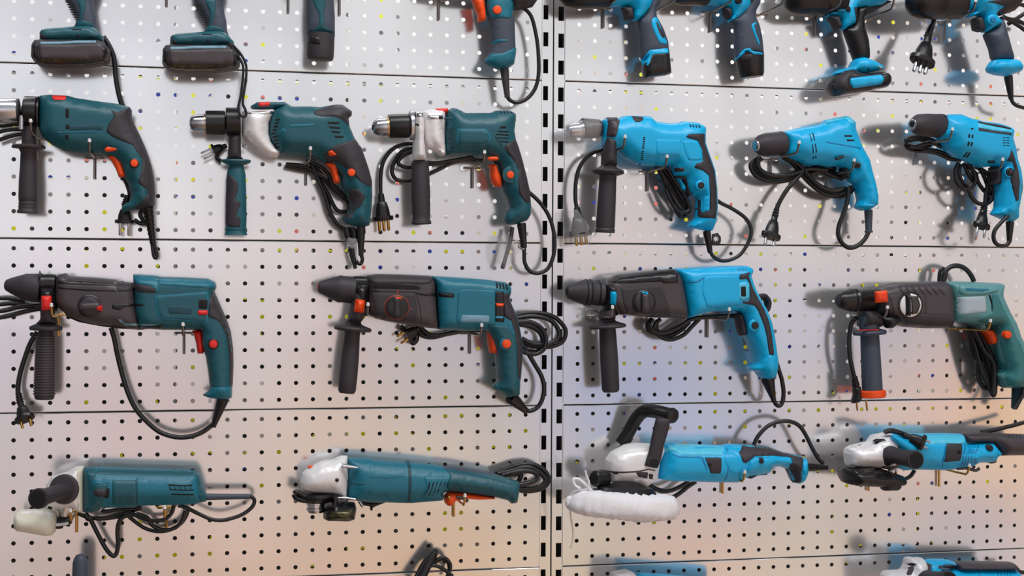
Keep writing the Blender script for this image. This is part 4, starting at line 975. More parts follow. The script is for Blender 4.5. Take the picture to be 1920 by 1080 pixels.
t.disc('button_boss', (984, 532), 34, 'blue', h, h=.003)
t.disc('lock_button', (984, 532), 22, 'black', h, h=.006)
t.over('grip_stripe', "1004,610 1040,606 1044,696 1000,712", 'blue', h, e=.0018)
c = t.lathe('chuck', (180, 145), (308, 150), [(0, 60), (.05, 66), (.9, 62), (1, 50)], 'steeldk', .06, .055)
t.lathe('chuck_jaw_sleeve', (92, 165), (185, 158), [(0, 36), (.15, 44), (1, 52)], 'steel', .063, .06, par=c)
t.ribs('chuck_key_teeth', (172, 158), (190, 156), 58, 60, 3, 'steel', .06, par=c)
t.body('clear_film_wrap', "78,130 110,98 190,88 300,88 312,150 300,250 240,300 180,310 130,270 90,215", 'clear', T=.024, R=.02, d=.063)
sh = t.lathe('side_handle', (368, 300), (340, 850), [(0, 52), (.18, 50), (.2, 60), (.235, 102), (.25, 106), (.275, 100), (.3, 58), (.34, 56), (.6, 60), (.9, 62), (.95, 58), (.97, 64), (1, 62)], 'rub', .065)
t.ribs('grip_rings', (344, 760), (341, 846), 61, 64, 4, 'rub', .06, par=sh)
t.body('handle_neck', "345,205 412,205 412,300 418,400 322,400 330,300", 'rub', T=.02, R=.012, par=sh, d=.068)
t.over('handle_clamp', "340,78 425,76 430,130 412,205 345,205 358,130", 'brown', h, e=.006, wrap=True, par=sh)
t.over('clamp_band', "352,72 420,72 420,100 352,100", 'rub', h, e=.009, wrap=True, par=sh)
t.cord('power_cord', "330,292 260,310 200,360 160,430 142,520 140,620 150,690", r=.0038, d=.04)
t.plug((150, 680), (175, 872), 150, d=.045, d1=.055, pins=3, pm='gold', pl=.42)
t.ribs('cord_relief', (148, 690), (165, 760), 22, 30, 4, 'black', .046, .05)
t.body('clear_plug_wrap', "96,700 150,690 230,800 250,880 240,930 120,925 96,860", 'clear', T=.012, R=.01, d=.055)
for i, q in enumerate(["680,405 720,460 760,560 800,660 840,735 875,738 880,700 850,640 790,560 750,470 730,410", "690,400 750,440 800,520 860,620 905,690 895,715 860,690 800,600 740,500", "700,400 760,420 820,520 880,600 900,650 912,690 880,712 830,700 790,650 750,560",
                       "720,410 770,500 830,600 880,680 890,700", "710,420 760,530 810,630 850,690"]):
    t.cord('power_cord', q, r=.0036, d=.04 + .007 * (i % 3))
t.lathe('cord_boot', (1025, 838), (1050, 985), [(0, 24), (.1, 25), (.9, 17), (1, 16)], 'black', .053, .05)
t.cord('power_cord', "1050,980 1075,1015 1120,1038 1180,1035 1250,1000 1300,930 1325,860 1318,800 1280,745 1200,690 1130,655 1096,632", r=.0036, d=.05)
tg = t.body('warning_tag', "1060,860 1100,850 1122,880 1122,915 1100,938 1060,935", 'black', T=.0015, R=.001, d=.045)
st = []
for i in range(16):
    a = math.pi * i / 8; rr = 24 if i % 2 == 0 else 9
    st.append((1087 + rr * math.cos(a), 893 + rr * math.sin(a)))
t.over('star_print', st, 'ball', tg, e=.0004, r=0.5)

V = (1380, 200, 3.858)
t = Tool('power_drill', 'plain bright blue drill with smooth black keyless chuck and thick cord loops', 'drill', V, (700, 300), .052)
h = t.body('housing', "325,186 420,160 540,140 625,122 635,100 780,70 800,68 850,112 852,160 880,240 905,300 950,380 975,480 998,560 1015,650 1012,715 960,748 900,752 870,738 868,712 885,680 870,610 850,560 810,540 795,470 740,432 670,440 600,425 520,425 470,405 400,378 345,345 350,270", 'blue', T=.035, R=.028)
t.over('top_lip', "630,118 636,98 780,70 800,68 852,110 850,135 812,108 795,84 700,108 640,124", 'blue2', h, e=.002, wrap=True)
t.over('top_recess', "636,116 736,96 732,106 640,124", 'bluedk', h, e=.0024)
t.slots(["528,196 534,194 550,250 544,252", "546,188 554,187 572,246 565,248", "548,272 555,270 562,335 555,337", "568,268 576,266 586,330 578,332", "552,364 564,362 566,376 556,378", "570,358 582,356 586,370 574,372"], h, 'side_vent')
t.slots(["782,206 838,206 842,218 786,218", "800,236 856,238 858,250 804,250"], h)
t.over('body_step', "640,250 850,285 905,300 900,310 850,295 640,258", 'bluedk', h, e=.0005)
t.body('direction_switch', "720,368 770,350 782,356 776,372 728,388 718,380", 'black', T=.006, R=.004, d=.085)
t.disc('lock_ring', (878, 422), 22, 'rub', h, h=.003)
t.disc('lock_button', (878, 422), 14, 'black', h, h=.007)
t.body('trigger', "756,440 785,432 802,470 812,520 780,525 762,490", 'rub', T=.019, R=.007)
t.over('handle_end_band', "866,712 1014,706 1012,718 960,750 900,754 868,740", 'blue', h, e=.0012, wrap=True)
c = t.lathe('chuck', (135, 282), (338, 265), [(0, 38), (.04, 44), (.2, 70), (.4, 80), (.9, 82), (.95, 84), (1, 80)], 'rub', .066, .054)
t.lathe('chuck_nose', (142, 281), (133, 282.5), [(0, 40), (.6, 38), (1, 30)], 'steel', .1, .101, par=c)
t.lathe('chuck_bore', (134, 282.4), (132.6, 282.6), [(0, 20), (1, 20)], 'black_and_shade', .067, .0672, par=c)
for i, q in enumerate(["170,365 130,400 130,440 170,490 250,515 340,512 430,490 480,470 560,440 640,440 720,450", "160,372 110,410 115,460 160,510 250,540 350,535 440,500 520,460 620,450",
                       "185,372 160,400 170,450 220,485 300,500 400,490 470,465 540,450 660,460", "340,358 420,400 480,460 550,540 630,600 710,630 790,615 830,580",
                       "335,362 410,410 460,470 530,550 620,620 700,645 780,645 835,610 840,570", "345,355 440,410 500,470 570,545 640,590 720,608 790,590",
                       "500,470 560,455 640,470 700,480 760,500", "520,500 600,470 700,500 770,520"]):
    t.cord('power_cord', q, r=.0046, d=.03 + .008 * (i % 3))
t.cord('plug_cord', "480,470 430,530 370,600 320,680 290,750", r=.0044, d=.045)
t.ribs('cord_relief', (294, 740), (280, 800), 20, 24, 3, 'black', .05, .052)
t.plug((285, 770), (250, 950), 140, d=.05, d1=.065, pins=2, pm='steel', pl=.4)
t.lathe('cord_boot', (958, 745), (960, 912), [(0, 26), (.1, 28), (.9, 22), (.92, 28), (1, 26)], 'rub2', .052)
t.cord('power_cord', "960,905 930,960 880,1005 820,1020 770,990 740,930 745,860 775,780 800,700 812,640 815,580", r=.0044, d=.055)

V = (1640, 190, 3.725)
t = Tool('impact_drill', 'bright blue drill with black ridged keyless chuck and tangled cord coil, beside the photo\'s edge', 'drill', V, (800, 250), .08)
h = t.body('housing', "455,108 510,92 590,90 660,120 700,125 740,140 850,152 930,178 955,205 945,260 965,330 975,400 1000,480 1010,560 1000,680 985,760 985,820 960,840 890,825 815,790 830,768 850,740 855,640 850,570 855,470 800,455 740,465 690,445 620,410 560,390 500,345 480,300 430,240", 'blue', T=.036, R=.028)
t.over('top_rail', "718,138 850,160 952,186 952,200 850,178 718,150", 'black', h, e=.002)
t.over('top_rail', "726,186 850,208 956,222 956,238 850,222 726,204", 'rub', h, e=.003)
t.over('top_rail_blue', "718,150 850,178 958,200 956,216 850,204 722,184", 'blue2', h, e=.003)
t.over('rear_rubber', "955,330 980,400 1003,480 1014,560 1004,690 985,700 960,600 945,540 975,470 960,420 918,420", 'rub', h, e=.0014, wrap=True)
t.slots(["672,186 690,186 690,198 674,198", "655,228 668,228 666,255 653,255", "678,232 690,232 688,258 676,258", "650,280 664,280 660,310 646,310", "672,284 686,284 682,314 670,314", "612,388 640,352 650,354 624,392", "632,390 660,354 670,358 644,394"], h, 'side_vent')
t.slots([f"{895+j*26},{250+i*18} {915+j*26},{252+i*18} {915+j*26},{258+i*18} {895+j*26},{256+i*18}" for i in range(4) for j in range(2)], h)
t.over('direction_switch', "786,416 834,412 840,424 832,432 790,434", 'black', h, e=.004)
t.body('trigger', "806,460 860,455 868,520 868,580 812,585 826,540", 'rub', T=.019, R=.007)
t.disc('button_boss', (940, 494), 36, 'blue', h, h=.003)
t.disc('lock_ring', (936, 494), 28, 'black', h, h=.005)
t.disc('lock_button', (936, 494), 16, 'rub', h, h=.009)
c = t.lathe('chuck', (264, 160), (450, 172), [(0, 34), (.04, 42), (.2, 66), (.5, 74), (.95, 76), (1, 74)], 'rub', .11, .085)
t.ribs('chuck_ridges', (440, 170), (470, 172), 76, 76, 4, 'rub', .085, .082, par=c)
t.lathe('chuck_nose', (272, 161), (262, 160), [(0, 38), (.6, 36), (1, 30)], 'steel', .109, .111, par=c)
t.lathe('chuck_bore', (262.5, 160), (261, 160), [(0, 18), (1, 18)], 'black_and_shade', .111, .1115, par=c)
for i, q in enumerate(["230,290 220,270 250,250 320,250 400,270 480,320 530,380", "215,300 240,330 300,345 380,340 450,350 530,385", "240,310 280,320 340,300 400,290 470,320", "235,275 290,265 350,275 390,300 350,320 290,330 240,315", "215,290 230,325 290,345 360,350 440,365 520,400 600,410",
                       "585,430 560,490 570,560 610,605 660,610 700,570 700,510 670,460 640,430", "600,440 590,500 610,560 650,600 690,590", "640,440 700,500 720,560 760,620 800,650 790,600 770,540 740,480 700,455",
                       "650,600 670,660 720,710 780,715 820,680 830,610 820,570", "790,560 800,620 790,680 770,740", "620,430 660,520 700,560 680,470 650,430", "740,470 790,510 800,560 780,620 770,720"]):
    t.cord('power_cord', q, r=.0040, d=.045 + .008 * (i % 3))
t.ribs('cord_relief', (768, 720), (755, 790), 20, 26, 4, 'black', .055, .055)
t.plug((762, 740), (745, 880), 118, d=.055, d1=.07, pins=2, pm='steel', pl=.6)
t.lathe('cord_boot', (945, 838), (940, 985), [(0, 24), (.1, 26), (.9, 16), (1, 15)], 'black', .07)
t.cord('power_cord', "940,980 920,1005 880,1010 845,990 830,950 840,900 880,850 930,800 980,740 1010,660 1020,590 1010,530 995,490", r=.004, d=.1)

# ============================================================ BAY 2, THIRD ROW
V = (1040, 480, 3.724)
t = Tool('rotary_hammer', 'bright blue and charcoal rotary hammer with blue depth-stop button above its plain grip', 'rotary hammer', V, (900, 280), .062)
h = t.body('motor_housing', "832,90 1000,80 1200,68 1330,66 1362,84 1366,112 1352,140 1380,220 1420,300 1460,370 1495,460 1515,560 1532,680 1540,720 1535,790 1520,850 1480,860 1440,850 1412,810 1350,790 1358,770 1390,740 1385,690 1352,600 1330,560 1310,470 1290,400 1270,385 1080,390 920,436 905,340 880,200", 'blue', T=.038, R=.014)
t.over('rubber_overmould', "1290,130 1366,112 1355,140 1383,220 1423,300 1463,370 1498,460 1518,560 1533,690 1500,690 1490,640 1480,560 1460,480 1420,380 1395,345 1310,330 1308,316 1350,314 1362,290 1360,190 1340,158 1290,165", 'rub', h, e=.0014, wrap=True)
t.over('side_panel', "1040,160 1060,140 1290,135 1290,345 1090,360 1060,350 1030,250", 'blue', h, e=.0014, r=10)
t.over('panel_groove', "900,180 1000,172 1030,150 1290,130 1290,138 1036,158 1004,184 900,190", 'bluedk', h, e=.0006)
t.over('switch_surround', "1284,190 1330,180 1358,195 1358,295 1300,312 1284,300", 'blue2', h, e=.0022)
t.slots(["1290,205 1338,205 1342,290 1292,290"], h, 'side_vent', e=.003)
for i in range(3): t.over('vent_fin', [(1298 + i * 14, 210), (1304 + i * 14, 210), (1306 + i * 14, 284), (1300 + i * 14, 284)], 'rub', h, e=.0045, r=1)
t.slots([f"{1266+i*20},{86} {1276+i*20},{86} {1290+i*18},{106} {1280+i*18},{106}" for i in range(4)], h, 'top_vent', m='bluedk')
t.body('trigger', "1254,400 1300,392 1325,470 1338,550 1290,558 1272,500", 'rub', T=.019, R=.007)
t.disc('button_boss', (1394, 484), 40, 'blue', h, h=.003)
t.disc('lock_button', (1394, 484), 25, 'black', h, h=.007)
t.over('handle_foot', "1500,690 1538,715 1536,790 1522,852 1480,862 1440,852 1412,812 1348,792 1356,768 1392,740 1440,730", 'blue', h, e=.0015, wrap=True)
g = t.body('gearcase', "375,165 430,130 600,112 790,94 835,92 868,150 885,220 905,330 916,436 780,432 700,430 560,420 450,410 400,380 350,340 345,220", 'brown', T=.036, R=.013)
t.over('gearcase_top', "400,152 440,128 600,110 790,92 838,90 858,130 860,186 760,190 740,160 440,190 390,182", 'black', g, e=.0013, wrap=True)
t.over('gearcase_groove', "440,182 740,152 756,160 758,186 742,178 440,192", 'black_and_shade', g, e=.0017)
t.over('front_plate', "462,226 730,208 750,222 788,430 700,428 560,418 500,400 480,330", 'rub', g, e=.001, r=10)
t.over('front_plate_edge', "462,226 730,208 750,222 790,430 782,430 744,228 728,216 464,234", 'black', g, e=.0018)
k_ = t.disc('mode_dial', (622, 322), 80, 'black', g, h=.005)
t.disc('dial_face', (622, 322), 70, 'rub', g, h=.007, par=k_)
t.over('dial_grip', "600,256 660,262 664,384 600,390", 'brown', k_, e=.008, sink=.003)
t.slots(["598,256 606,256 606,390 598,390"], k_, 'dial_slot', e=.0095)
t.over('dial_pointer', "606,248 648,252 652,280 634,276 626,266 610,264", 'blue', k_, e=.009, sink=.002)
c = t.lathe('chuck', (84, 250), (335, 258), [(0, 30), (.02, 42), (.2, 62), (.42, 80), (.5, 88), (.62, 90), (.66, 84), (1, 88)], 'rub', .062)
t.lathe('chuck_nose', (79, 250), (88, 250), [(0, 20), (.4, 26)], 'black_and_shade', .062, par=c)
for f_ in (.5, .62, .85): t.lathe('chuck_ring', (84 + 251 * f_, 250 + 8 * f_), (84 + 251 * (f_ + .03), 250 + 8 * (f_ + .03)), [(0, 90), (.5, 93), (1, 90)], 'black', .062, par=c)
t.body('nose_collar', "330,190 450,170 450,400 420,420 330,380", 'black', T=.036, R=.02)
sh = t.lathe('side_handle', (362, 390), (392, 950), [(0, 44), (.06, 48), (.12, 60), (.16, 122), (.18, 129), (.2, 122), (.21, 56), (.3, 58), (.6, 62), (.95, 60), (.985, 56), (1, 46)], 'rub', .062)
nk = t.body('handle_neck', "345,220 440,220 440,360 410,380 415,450 310,450 320,390 345,370", 'rub', T=.037, R=.014, par=sh)
t.over('depth_stop_button', "358,240 426,240 426,342 360,342", 'blue', nk, e=.007)
for i in range(9): t.over('button_rib', [(362, 248 + i * 10), (422, 248 + i * 10), (422, 251 + i * 10), (362, 251 + i * 10)], 'bluedk', nk, e=.0082, r=.5)
t.cord('neck_wire', "222,372 270,378 300,395 290,420 250,430", r=.002, m='steel', d=.03, par=sh)
for i, q in enumerate(["680,438 650,470 660,520 720,545 800,540 880,490 950,440 1010,436", "740,440 700,480 705,530 750,570 820,582 900,550 960,490 1010,440", "690,440 665,480 690,520 760,535 860,500 960,440 1100,425 1250,418", "720,445 710,500 740,550 800,560 880,520 940,460"]):
    t.cord('power_cord', q, r=.0042, d=.03 + .01 * (i % 3))
t.cord('power_cord', "1430,280 1470,280 1498,320 1490,370 1470,385", r=.0045, d=.04)
t.cord('power_cord', "1440,290 1465,300 1478,340 1470,370", r=.0045, d=.03)
t.lathe('cord_boot', (1485, 850), (1530, 1010), [(0, 42), (.1, 44), (.9, 18), (1, 17)], 'black', .06)
t.cord('power_cord', "1528,1000 1545,1035 1570,1045 1590,1020 1598,950 1585,860 1560,780 1538,700", r=.0042, d=.055)

V = (1540, 480, 3.6)
t = Tool('rotary_hammer', 'pale sea-green and warm grey rotary hammer with orange-ended side handle', 'rotary hammer', V, (1050, 350), .056)
h = t.body('motor_housing', "820,175 900,170 1195,182 1200,205 1188,262 1230,360 1280,450 1310,540 1345,600 1375,700 1370,840 1350,890 1290,892 1215,885 1195,830 1185,805 1215,770 1190,690 1168,610 1150,540 1150,470 1040,462 860,440 850,300", 'teal3', T=.04, R=.014)
t.over('carry_recess', "905,180 1195,184 1200,205 1190,240 1100,262 960,266 925,250", 'teal3', h, e=.003)
t.over('recess_inner', "950,205 1140,212 1130,240 1085,250 958,246", 'teal2', h, e=.0036)
t.over('rating_label', "862,278 1108,270 1116,378 864,392", 'greyl', h, e=.001)
t.over('handle_grip', "1150,250 1190,262 1232,360 1282,450 1312,540 1348,600 1378,700 1373,842 1352,892 1300,892 1230,870 1185,805 1216,770 1192,690 1170,610 1152,540 1148,470 1050,440 1100,400 1150,378", 'grn', h, e=.0012, wrap=True)
t.over('grip_seam', "1128,262 1140,262 1160,330 1158,380 1150,380 1148,330", 'black_and_shade', h, e=.0015)
t.over('grip_seam', "1185,805 1280,790 1345,745 1350,755 1285,800 1190,815", 'tealdk', h, e=.003)
t.body('handle_loop', "1190,812 1300,800 1330,860 1290,892 1220,890", 'grn', T=.02, R=.012)
t.body('trigger', "1072,505 1110,490 1148,500 1166,540 1168,585 1140,600 1118,570 1100,530", 'orange', T=.019, R=.007)
t.over('button_surround', "1218,496 1275,494 1282,560 1240,568 1218,545", 'rub', h, e=.0036)
t.disc('lock_button', (1247, 530), 24, 'orange', h, h=.008)
g = t.body('gearcase', "340,225 400,200 490,178 820,172 850,220 858,300 864,440 850,485 700,485 540,475 460,430 400,400 350,390", 'brown', T=.038, R=.013)
t.slots([f"{505+i*42},188 {515+i*42},188 {540+i*44},225 {570+i*44},258 {582+i*44},262 {560+i*44},262 {528+i*44},228" for i in range(7)], g, 'top_groove', m='rub', e=.001)
t.over('gearcase_panel', "455,265 700,262 704,385 560,405 480,400", 'brown', g, e=.001, r=10)
t.over('gearcase_seam', "700,262 708,262 712,388 864,388 864,394 704,394", 'rub', g, e=.0013)
t.over('lower_band', "540,395 864,398 860,486 700,488 545,478", 'rub', g, e=.0012)
t.over('dark_corner_rib', "340,222 400,200 495,176 500,196 420,222 350,240", 'black', g, e=.0015, wrap=True)  # black strip over the upper front corner
k_ = t.disc('mode_dial', (598, 330), 84, 'black', g, h=.003)
t.disc('dial_face', (598, 332), 72, 'alu', g, h=.005, par=k_)
t.over('dial_grip', "562,258 596,254 600,404 566,402", 'black', k_, e=.012, sink=.003)
t.over('dial_grip_face', "596,262 650,270 670,330 650,390 600,402", 'steeldk', k_, e=.004, sink=.003)
for a in (10, 35, 60): t.over('dial_mark', [(598 + 88 * math.cos(math.radians(-a)) - 5, 328 + 88 * math.sin(math.radians(-a)) - 5), (598 + 88 * math.cos(math.radians(-a)) + 6, 328 + 88 * math.sin(math.radians(-a)) - 4), (598 + 88 * math.cos(math.radians(-a)) + 4, 328 + 88 * math.sin(math.radians(-a)) + 6)], 'black_and_shade', g, e=.0016, r=1)
c = t.lathe('chuck', (112, 300), (345, 298), [(0, 34), (.04, 48), (.15, 58), (.3, 66), (.36, 72), (.42, 66), (.48, 74), (.55, 66), (1, 74)], 'black', .075, .058)
t.lathe('chuck_nose', (113, 300), (108, 300), [(0, 32), (.6, 28), (1, 22)], 'rub', .075, .0755, par=c)
t.body('nose_collar', "330,230 430,215 450,300 440,400 400,440 330,400", 'black', T=.038, R=.02)
sb = t.body('depth_stop_button', "360,240 440,230 446,312 366,318", 'orange', T=.008, R=.005, d=.097)
for i in range(6): t.over('button_rib', [(374 + i * 12, 246), (378 + i * 12, 246), (380 + i * 12, 306), (376 + i * 12, 306)], 'red', sb, e=.0008, r=.5)
sh = t.lathe('side_handle', (320, 400), (345, 920), [(0, 64), (.1, 66), (.18, 62), (.2, 100), (.22, 106), (.25, 100), (.26, 58), (.4, 60), (.9, 64), (1, 64)], 'rub2', .06)
t.lathe('orange_end_ring', (344, 905), (346, 955), [(0, 76), (.15, 84), (.85, 84), (1, 76)], 'orange', .062, par=sh)
t.over('neck_line', "250,498 390,496 390,502 250,504", 'red', Shape(sh.o, [tuple(t.w(q, .086)) for q in ((200, 450), (450, 450), (450, 550), (200, 550))], [(0, 1, 2, 3)], .086, 0), e=.001, sink=.004, par=sh)
t.body('handle_neck', "255,360 400,360 420,420 390,480 255,480 262,420", 'rub', T=.03, R=.014, par=sh)
t.body('nose_bracket', "380,412 450,398 520,418 524,440 470,490 440,488", 'black', T=.02, R=.01, d=.078, par=sh)
t.cord('power_cord', "240,410 205,450 190,520 186,600 192,680 208,760 222,820", r=.0044, d=.05)
t.ribs('cord_relief', (222, 812), (234, 880), 20, 26, 4, 'black', .055, .055)
t.body('plug', "212,880 262,878 266,930 270,960 250,990 205,995 205,970 215,940", 'black', T=.014, R=.01, d=.055)
for x in (236, 302): t.lathe('plug_pin', (x, 975), (x + 8, 1045), [(0, 6), (.9, 6), (1, 3)], 'gold', .06)
t.cord('power_cord', "795,172 800,110 820,85 840,110 830,172", r=.0038, d=.03)
t.cord('power_cord', "820,172 835,110 870,75 920,66 970,85 1010,130 1030,172", r=.0048, d=.045)
for i, q in enumerate(["990,470 1005,560 1020,650 1050,700 1110,720 1150,700 1165,640 1140,560 1090,500", "1005,480 1030,580 1060,700 1090,800 1130,880 1160,940 1170,900 1160,800 1120,700 1080,600 1040,500",
                       "1020,480 1060,560 1100,640 1150,700 1170,760 1168,860 1160,930", "1010,480 1040,600 1055,720 1060,820 1100,890 1150,880 1130,800 1090,690 1050,580", "1070,520 1110,600 1160,700 1175,800 1170,930"]):
    t.cord('power_cord', q, r=.0046, d=.035 + .01 * (i % 3))
t.lathe('cord_boot', (1340, 885), (1300, 1035), [(0, 44), (.1, 46), (.8, 24), (.95, 20), (1, 10)], 'tealdk', .056)
t.cord('power_cord', "1335,585 1360,600 1375,700 1372,850 1350,950 1305,1030", r=.004, d=.08)

# ============================================================ BAY 2, FOURTH ROW
V = (1040, 740, 3.177)
t = Tool('polisher', 'bright blue polisher with black loop handle and fluffy white wool bonnet', 'polisher', V, (850, 400), .075)
h = t.body('housing', "640,292 700,280 720,296 1000,300 1030,292 1105,296 1180,300 1260,310 1360,345 1460,362 1495,380 1500,460 1480,510 1450,530 1415,520 1400,480 1380,440 1330,425 1285,432 1262,470 1130,490 1110,512 1080,522 900,520 760,515 680,512 610,500 620,400", 'blue', T=.036, R=.026)
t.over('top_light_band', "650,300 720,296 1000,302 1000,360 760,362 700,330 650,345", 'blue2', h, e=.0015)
t.over('rubber_grip', "1112,303 1180,299 1260,308 1360,343 1465,362 1478,400 1470,460 1440,528 1415,522 1398,480 1380,440 1400,420 1418,400 1400,372 1300,362 1190,366 1140,408 1120,400 1098,345", 'rub', h, e=.003, wrap=True, g=.0022)
t.over('grip_inner', "1160,400 1192,368 1400,374 1418,412 1330,420 1285,432 1262,465 1140,466", 'blue', h, e=.0042, g=.0025)
t.over('handle_tail', "1470,368 1498,382 1502,462 1482,512 1450,532 1478,450", 'blue', h, e=.0044, wrap=True)
t.over('dark_panel', "892,374 992,374 990,470 928,470", 'rub', h, e=.001)
t.disc('panel_screw', (924, 416), 9, 'black_and_shade', h, h=.002)
t.over('body_seam', "1000,300 1008,300 1010,518 1002,518", 'bluedk', h, e=.0018)
t.over('vent_panel', "1015,345 1070,345 1110,400 1116,470 1050,468 1015,400", 'blue', h, e=.001, r=12)
t.slots([f"{1022+i*6},{366+i*22} {1078+i*6},{366+i*22} {1088+i*6},{378+i*22} {1030+i*6},{378+i*22}" for i in range(5)], h, m='bluedk')
t.over('side_ridge', "700,350 750,366 880,368 910,440 905,455 870,378 740,376 700,360", 'bluedk', h, e=.0004)
t.disc('lock_ring', (1225, 394), 20, 'rub', h, h=.003)
t.disc('lock_button', (1225, 394), 14, 'black', h, h=.008)
t.body('trigger', "1128,470 1190,456 1256,456 1256,476 1200,480 1160,500 1135,492", 'rub', T=.019, R=.007)
gc = t.body('gear_head', "308,385 340,340 420,296 480,285 560,290 640,296 650,330 620,400 606,500 580,520 520,560 480,530 330,520 320,470 304,450", 'alu', T=.036, R=.024)
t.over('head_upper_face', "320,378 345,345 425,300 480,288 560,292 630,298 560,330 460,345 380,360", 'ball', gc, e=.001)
t.over('head_groove', "312,450 500,452 560,440 600,450 600,456 560,448 500,462 312,458", 'steeldk', gc, e=.0006)
t.over('head_slot', "346,460 380,462 378,474 350,472", 'black', gc, e=.001)
t.over('head_dark_panel', "480,458 556,462 552,500 500,490", 'rub', gc, e=.001)
t.over('head_dark_bolt', "560,470 586,475 584,505 562,500", 'black', gc, e=.003)
t.over('shaft_cover', "460,500 556,505 560,560 520,575 470,560", 'alu', gc, e=.003)
t.lathe('spindle_lock_knob', (300, 500), (232, 500), [(0, 50), (.3, 52), (.9, 46), (1, 36)], 'black', .085, .1)
pad = t.lathe('backing_plate', (425, 520), (420, 598), [(0, 60), (.3, 110), (.4, 160), (.9, 190), (1, 180)], 'black', .1, n=40, flat=.5)
bn = t.lathe('wool_bonnet', (418, 578), (404, 732), [(0, 190), (.02, 250), (.1, 290), (.25, 318), (.5, 334), (.7, 332), (.85, 315), (.95, 270), (.99, 200), (1, 60)], 'white', .1, n=96, ang=180, flat=.5)
for v_ in bn.o.data.vertices:
    co = v_.co; nn = (math.sin(co.x * 410) + math.sin(co.z * 530 + 1.3) + math.sin((co.x + co.y) * 760) * .7 + math.sin((co.x - co.z) * 300 + co.y * 200)) * .0011
    v_.co = co + v_.normal * nn
t.cord('bonnet_string', "150,560 120,540 110,510 130,500 160,515 200,550 215,570", r=.003, m='white', d=.11, par=bn)
t.cord('bonnet_string', "182,452 192,490 205,520 200,550", r=.0018, m='white', d=.115, par=bn)
t.cord('bonnet_string', "92,680 98,740 110,810 108,860 95,915", r=.0018, m='cream', d=.105, par=bn)
t.cord('bonnet_gather', "110,630 90,620 80,640 90,665 110,672", r=.006, m='white', d=.1, par=bn)
hn = t.cord('loop_handle', [(395, 290, .03), (430, 240, .035), (480, 150, .045), (530, 100, .06), (590, 98, .08), (680, 118, .1), (712, 130, .11)], r=.0125, m='black', n=18)
hn = t.lathe('handle_end_cap', (690, 122), (715, 130), [(0, 40), (.3, 46), (.7, 42), (1, 22)], 'black', .105, .115, par=hn)
t.body('loop_handle_arm', "605,135 690,140 680,200 650,300 628,400 610,440 535,425 545,385 560,340 580,240", 'rub', T=.008, R=.006, d=.112)
t.lathe('handle_bolt', (592, 408), (596, 408), [(0, 24), (1, 24)], 'black_and_shade', .119, .1215)
t.body('front_loop_arm', "350,345 430,250 470,260 440,300 360,352", 'black', T=.01, R=.007, d=.035)
t.cord('power_cord', "1185,300 1210,250 1260,195 1320,165 1390,158 1450,180 1490,230 1530,310 1570,380 1600,410", r=.0040, d=.05)
t.lathe('cord_boot', (1495, 432), (1622, 434), [(0, 26), (.1, 24), (.85, 16), (1, 14)], 'black', .07, .06)
t.cord('power_cord', "560,535 600,560 660,575 720,560 770,535 800,515", r=.0044, d=.04)
t.cord('power_cord', "690,620 740,590 790,550 840,518", r=.0044, d=.035)

V = (1540, 760, 3.374)
t = Tool('angle_grinder', 'bright blue angle grinder with hollow black side handle pointing out and plug resting on top', 'angle grinder', V, (800, 300), .08)
h = t.body('housing', "440,180 560,175 620,178 760,175 880,178 905,240 960,235 1070,232 1130,305 1090,330 1080,360 980,362 940,385 880,398 780,410 600,405 520,410 430,380 420,280", 'blue', T=.038, R=.028)
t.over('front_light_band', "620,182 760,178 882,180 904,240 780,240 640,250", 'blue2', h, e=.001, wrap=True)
t.over('body_seam', "772,178 780,178 790,240 770,360 764,404 756,404 762,350 782,240", 'bluedk', h, e=.0014)
t.over('dark_panel', "790,240 888,240 880,350 774,360", 'rub', h, e=.0018)
t.disc('panel_screw', (868, 294), 10, 'black_and_shade', h, h=.003)
t.slots([f"{905+i*18},242 {913+i*18},242 {905+i*18},310 {893+i*18},310" for i in range(5)] + [f"{892+i*18},322 {902+i*18},322 {888+i*18},385 {878+i*18},385" for i in range(5)], h, m='bluedk')
t.disc('lock_ring', (1062, 272), 22, 'rub', h, h=.003)
t.disc('lock_button', (1062, 272), 15, 'black', h, h=.006)
t.body('trigger', "965,350 1000,330 1092,328 1088,362 1060,368 1030,350 990,362", 'brown', T=.019, R=.007)
hb = t.body('rear_handle', "890,180 1040,172 1290,182 1420,190 1420,318 1290,315 1130,318 1110,270 1070,232 905,235", 'brown', T=.028, R=.024)
for i in range(4): t.over('grip_rib', [(1180 + i * 24, 186), (1190 + i * 24, 186), (1190 + i * 24, 205), (1180 + i * 24, 205)], 'rub', hb, e=.002, r=1)
t.cord('lever_guard', "860,400 920,398 975,412 1000,398", r=.003, m='steeldk', d=.1)
gc = t.body('gear_head', "155,300 165,270 200,250 300,228 330,185 400,172 440,178 470,230 460,400 380,400 300,392 240,392 160,380", 'alu', T=.038, R=.024)
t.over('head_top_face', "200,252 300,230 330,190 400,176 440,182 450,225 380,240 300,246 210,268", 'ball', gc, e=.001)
t.over('head_slot', "312,230 345,210 390,210 420,225 370,232 350,246 312,244", 'black', gc, e=.0018)
t.over('head_slot', "190,256 250,246 248,256 195,266", 'black', gc, e=.0018)
gd = t.body('wheel_guard', "145,400 170,392 240,396 380,400 440,420 500,440 492,500 380,512 250,505 180,500 142,490", 'black', T=.05, R=.008, d=.085, r=3)
t.body('guard_clamp', "378,470 400,452 480,444 494,470 492,520 470,538 390,540 380,520", 'rub', T=.02, R=.008, d=.11)
t.over('guard_steel_rim', "160,405 300,412 420,425 480,440 480,446 420,436 300,422 160,412", 'steeldk', gd, e=.002)  # dark steel strip along the upper edge
t.lathe('spindle', (270, 395), (272, 440), [(0, 60), (.4, 66), (1, 60)], 'steeldk', .1)
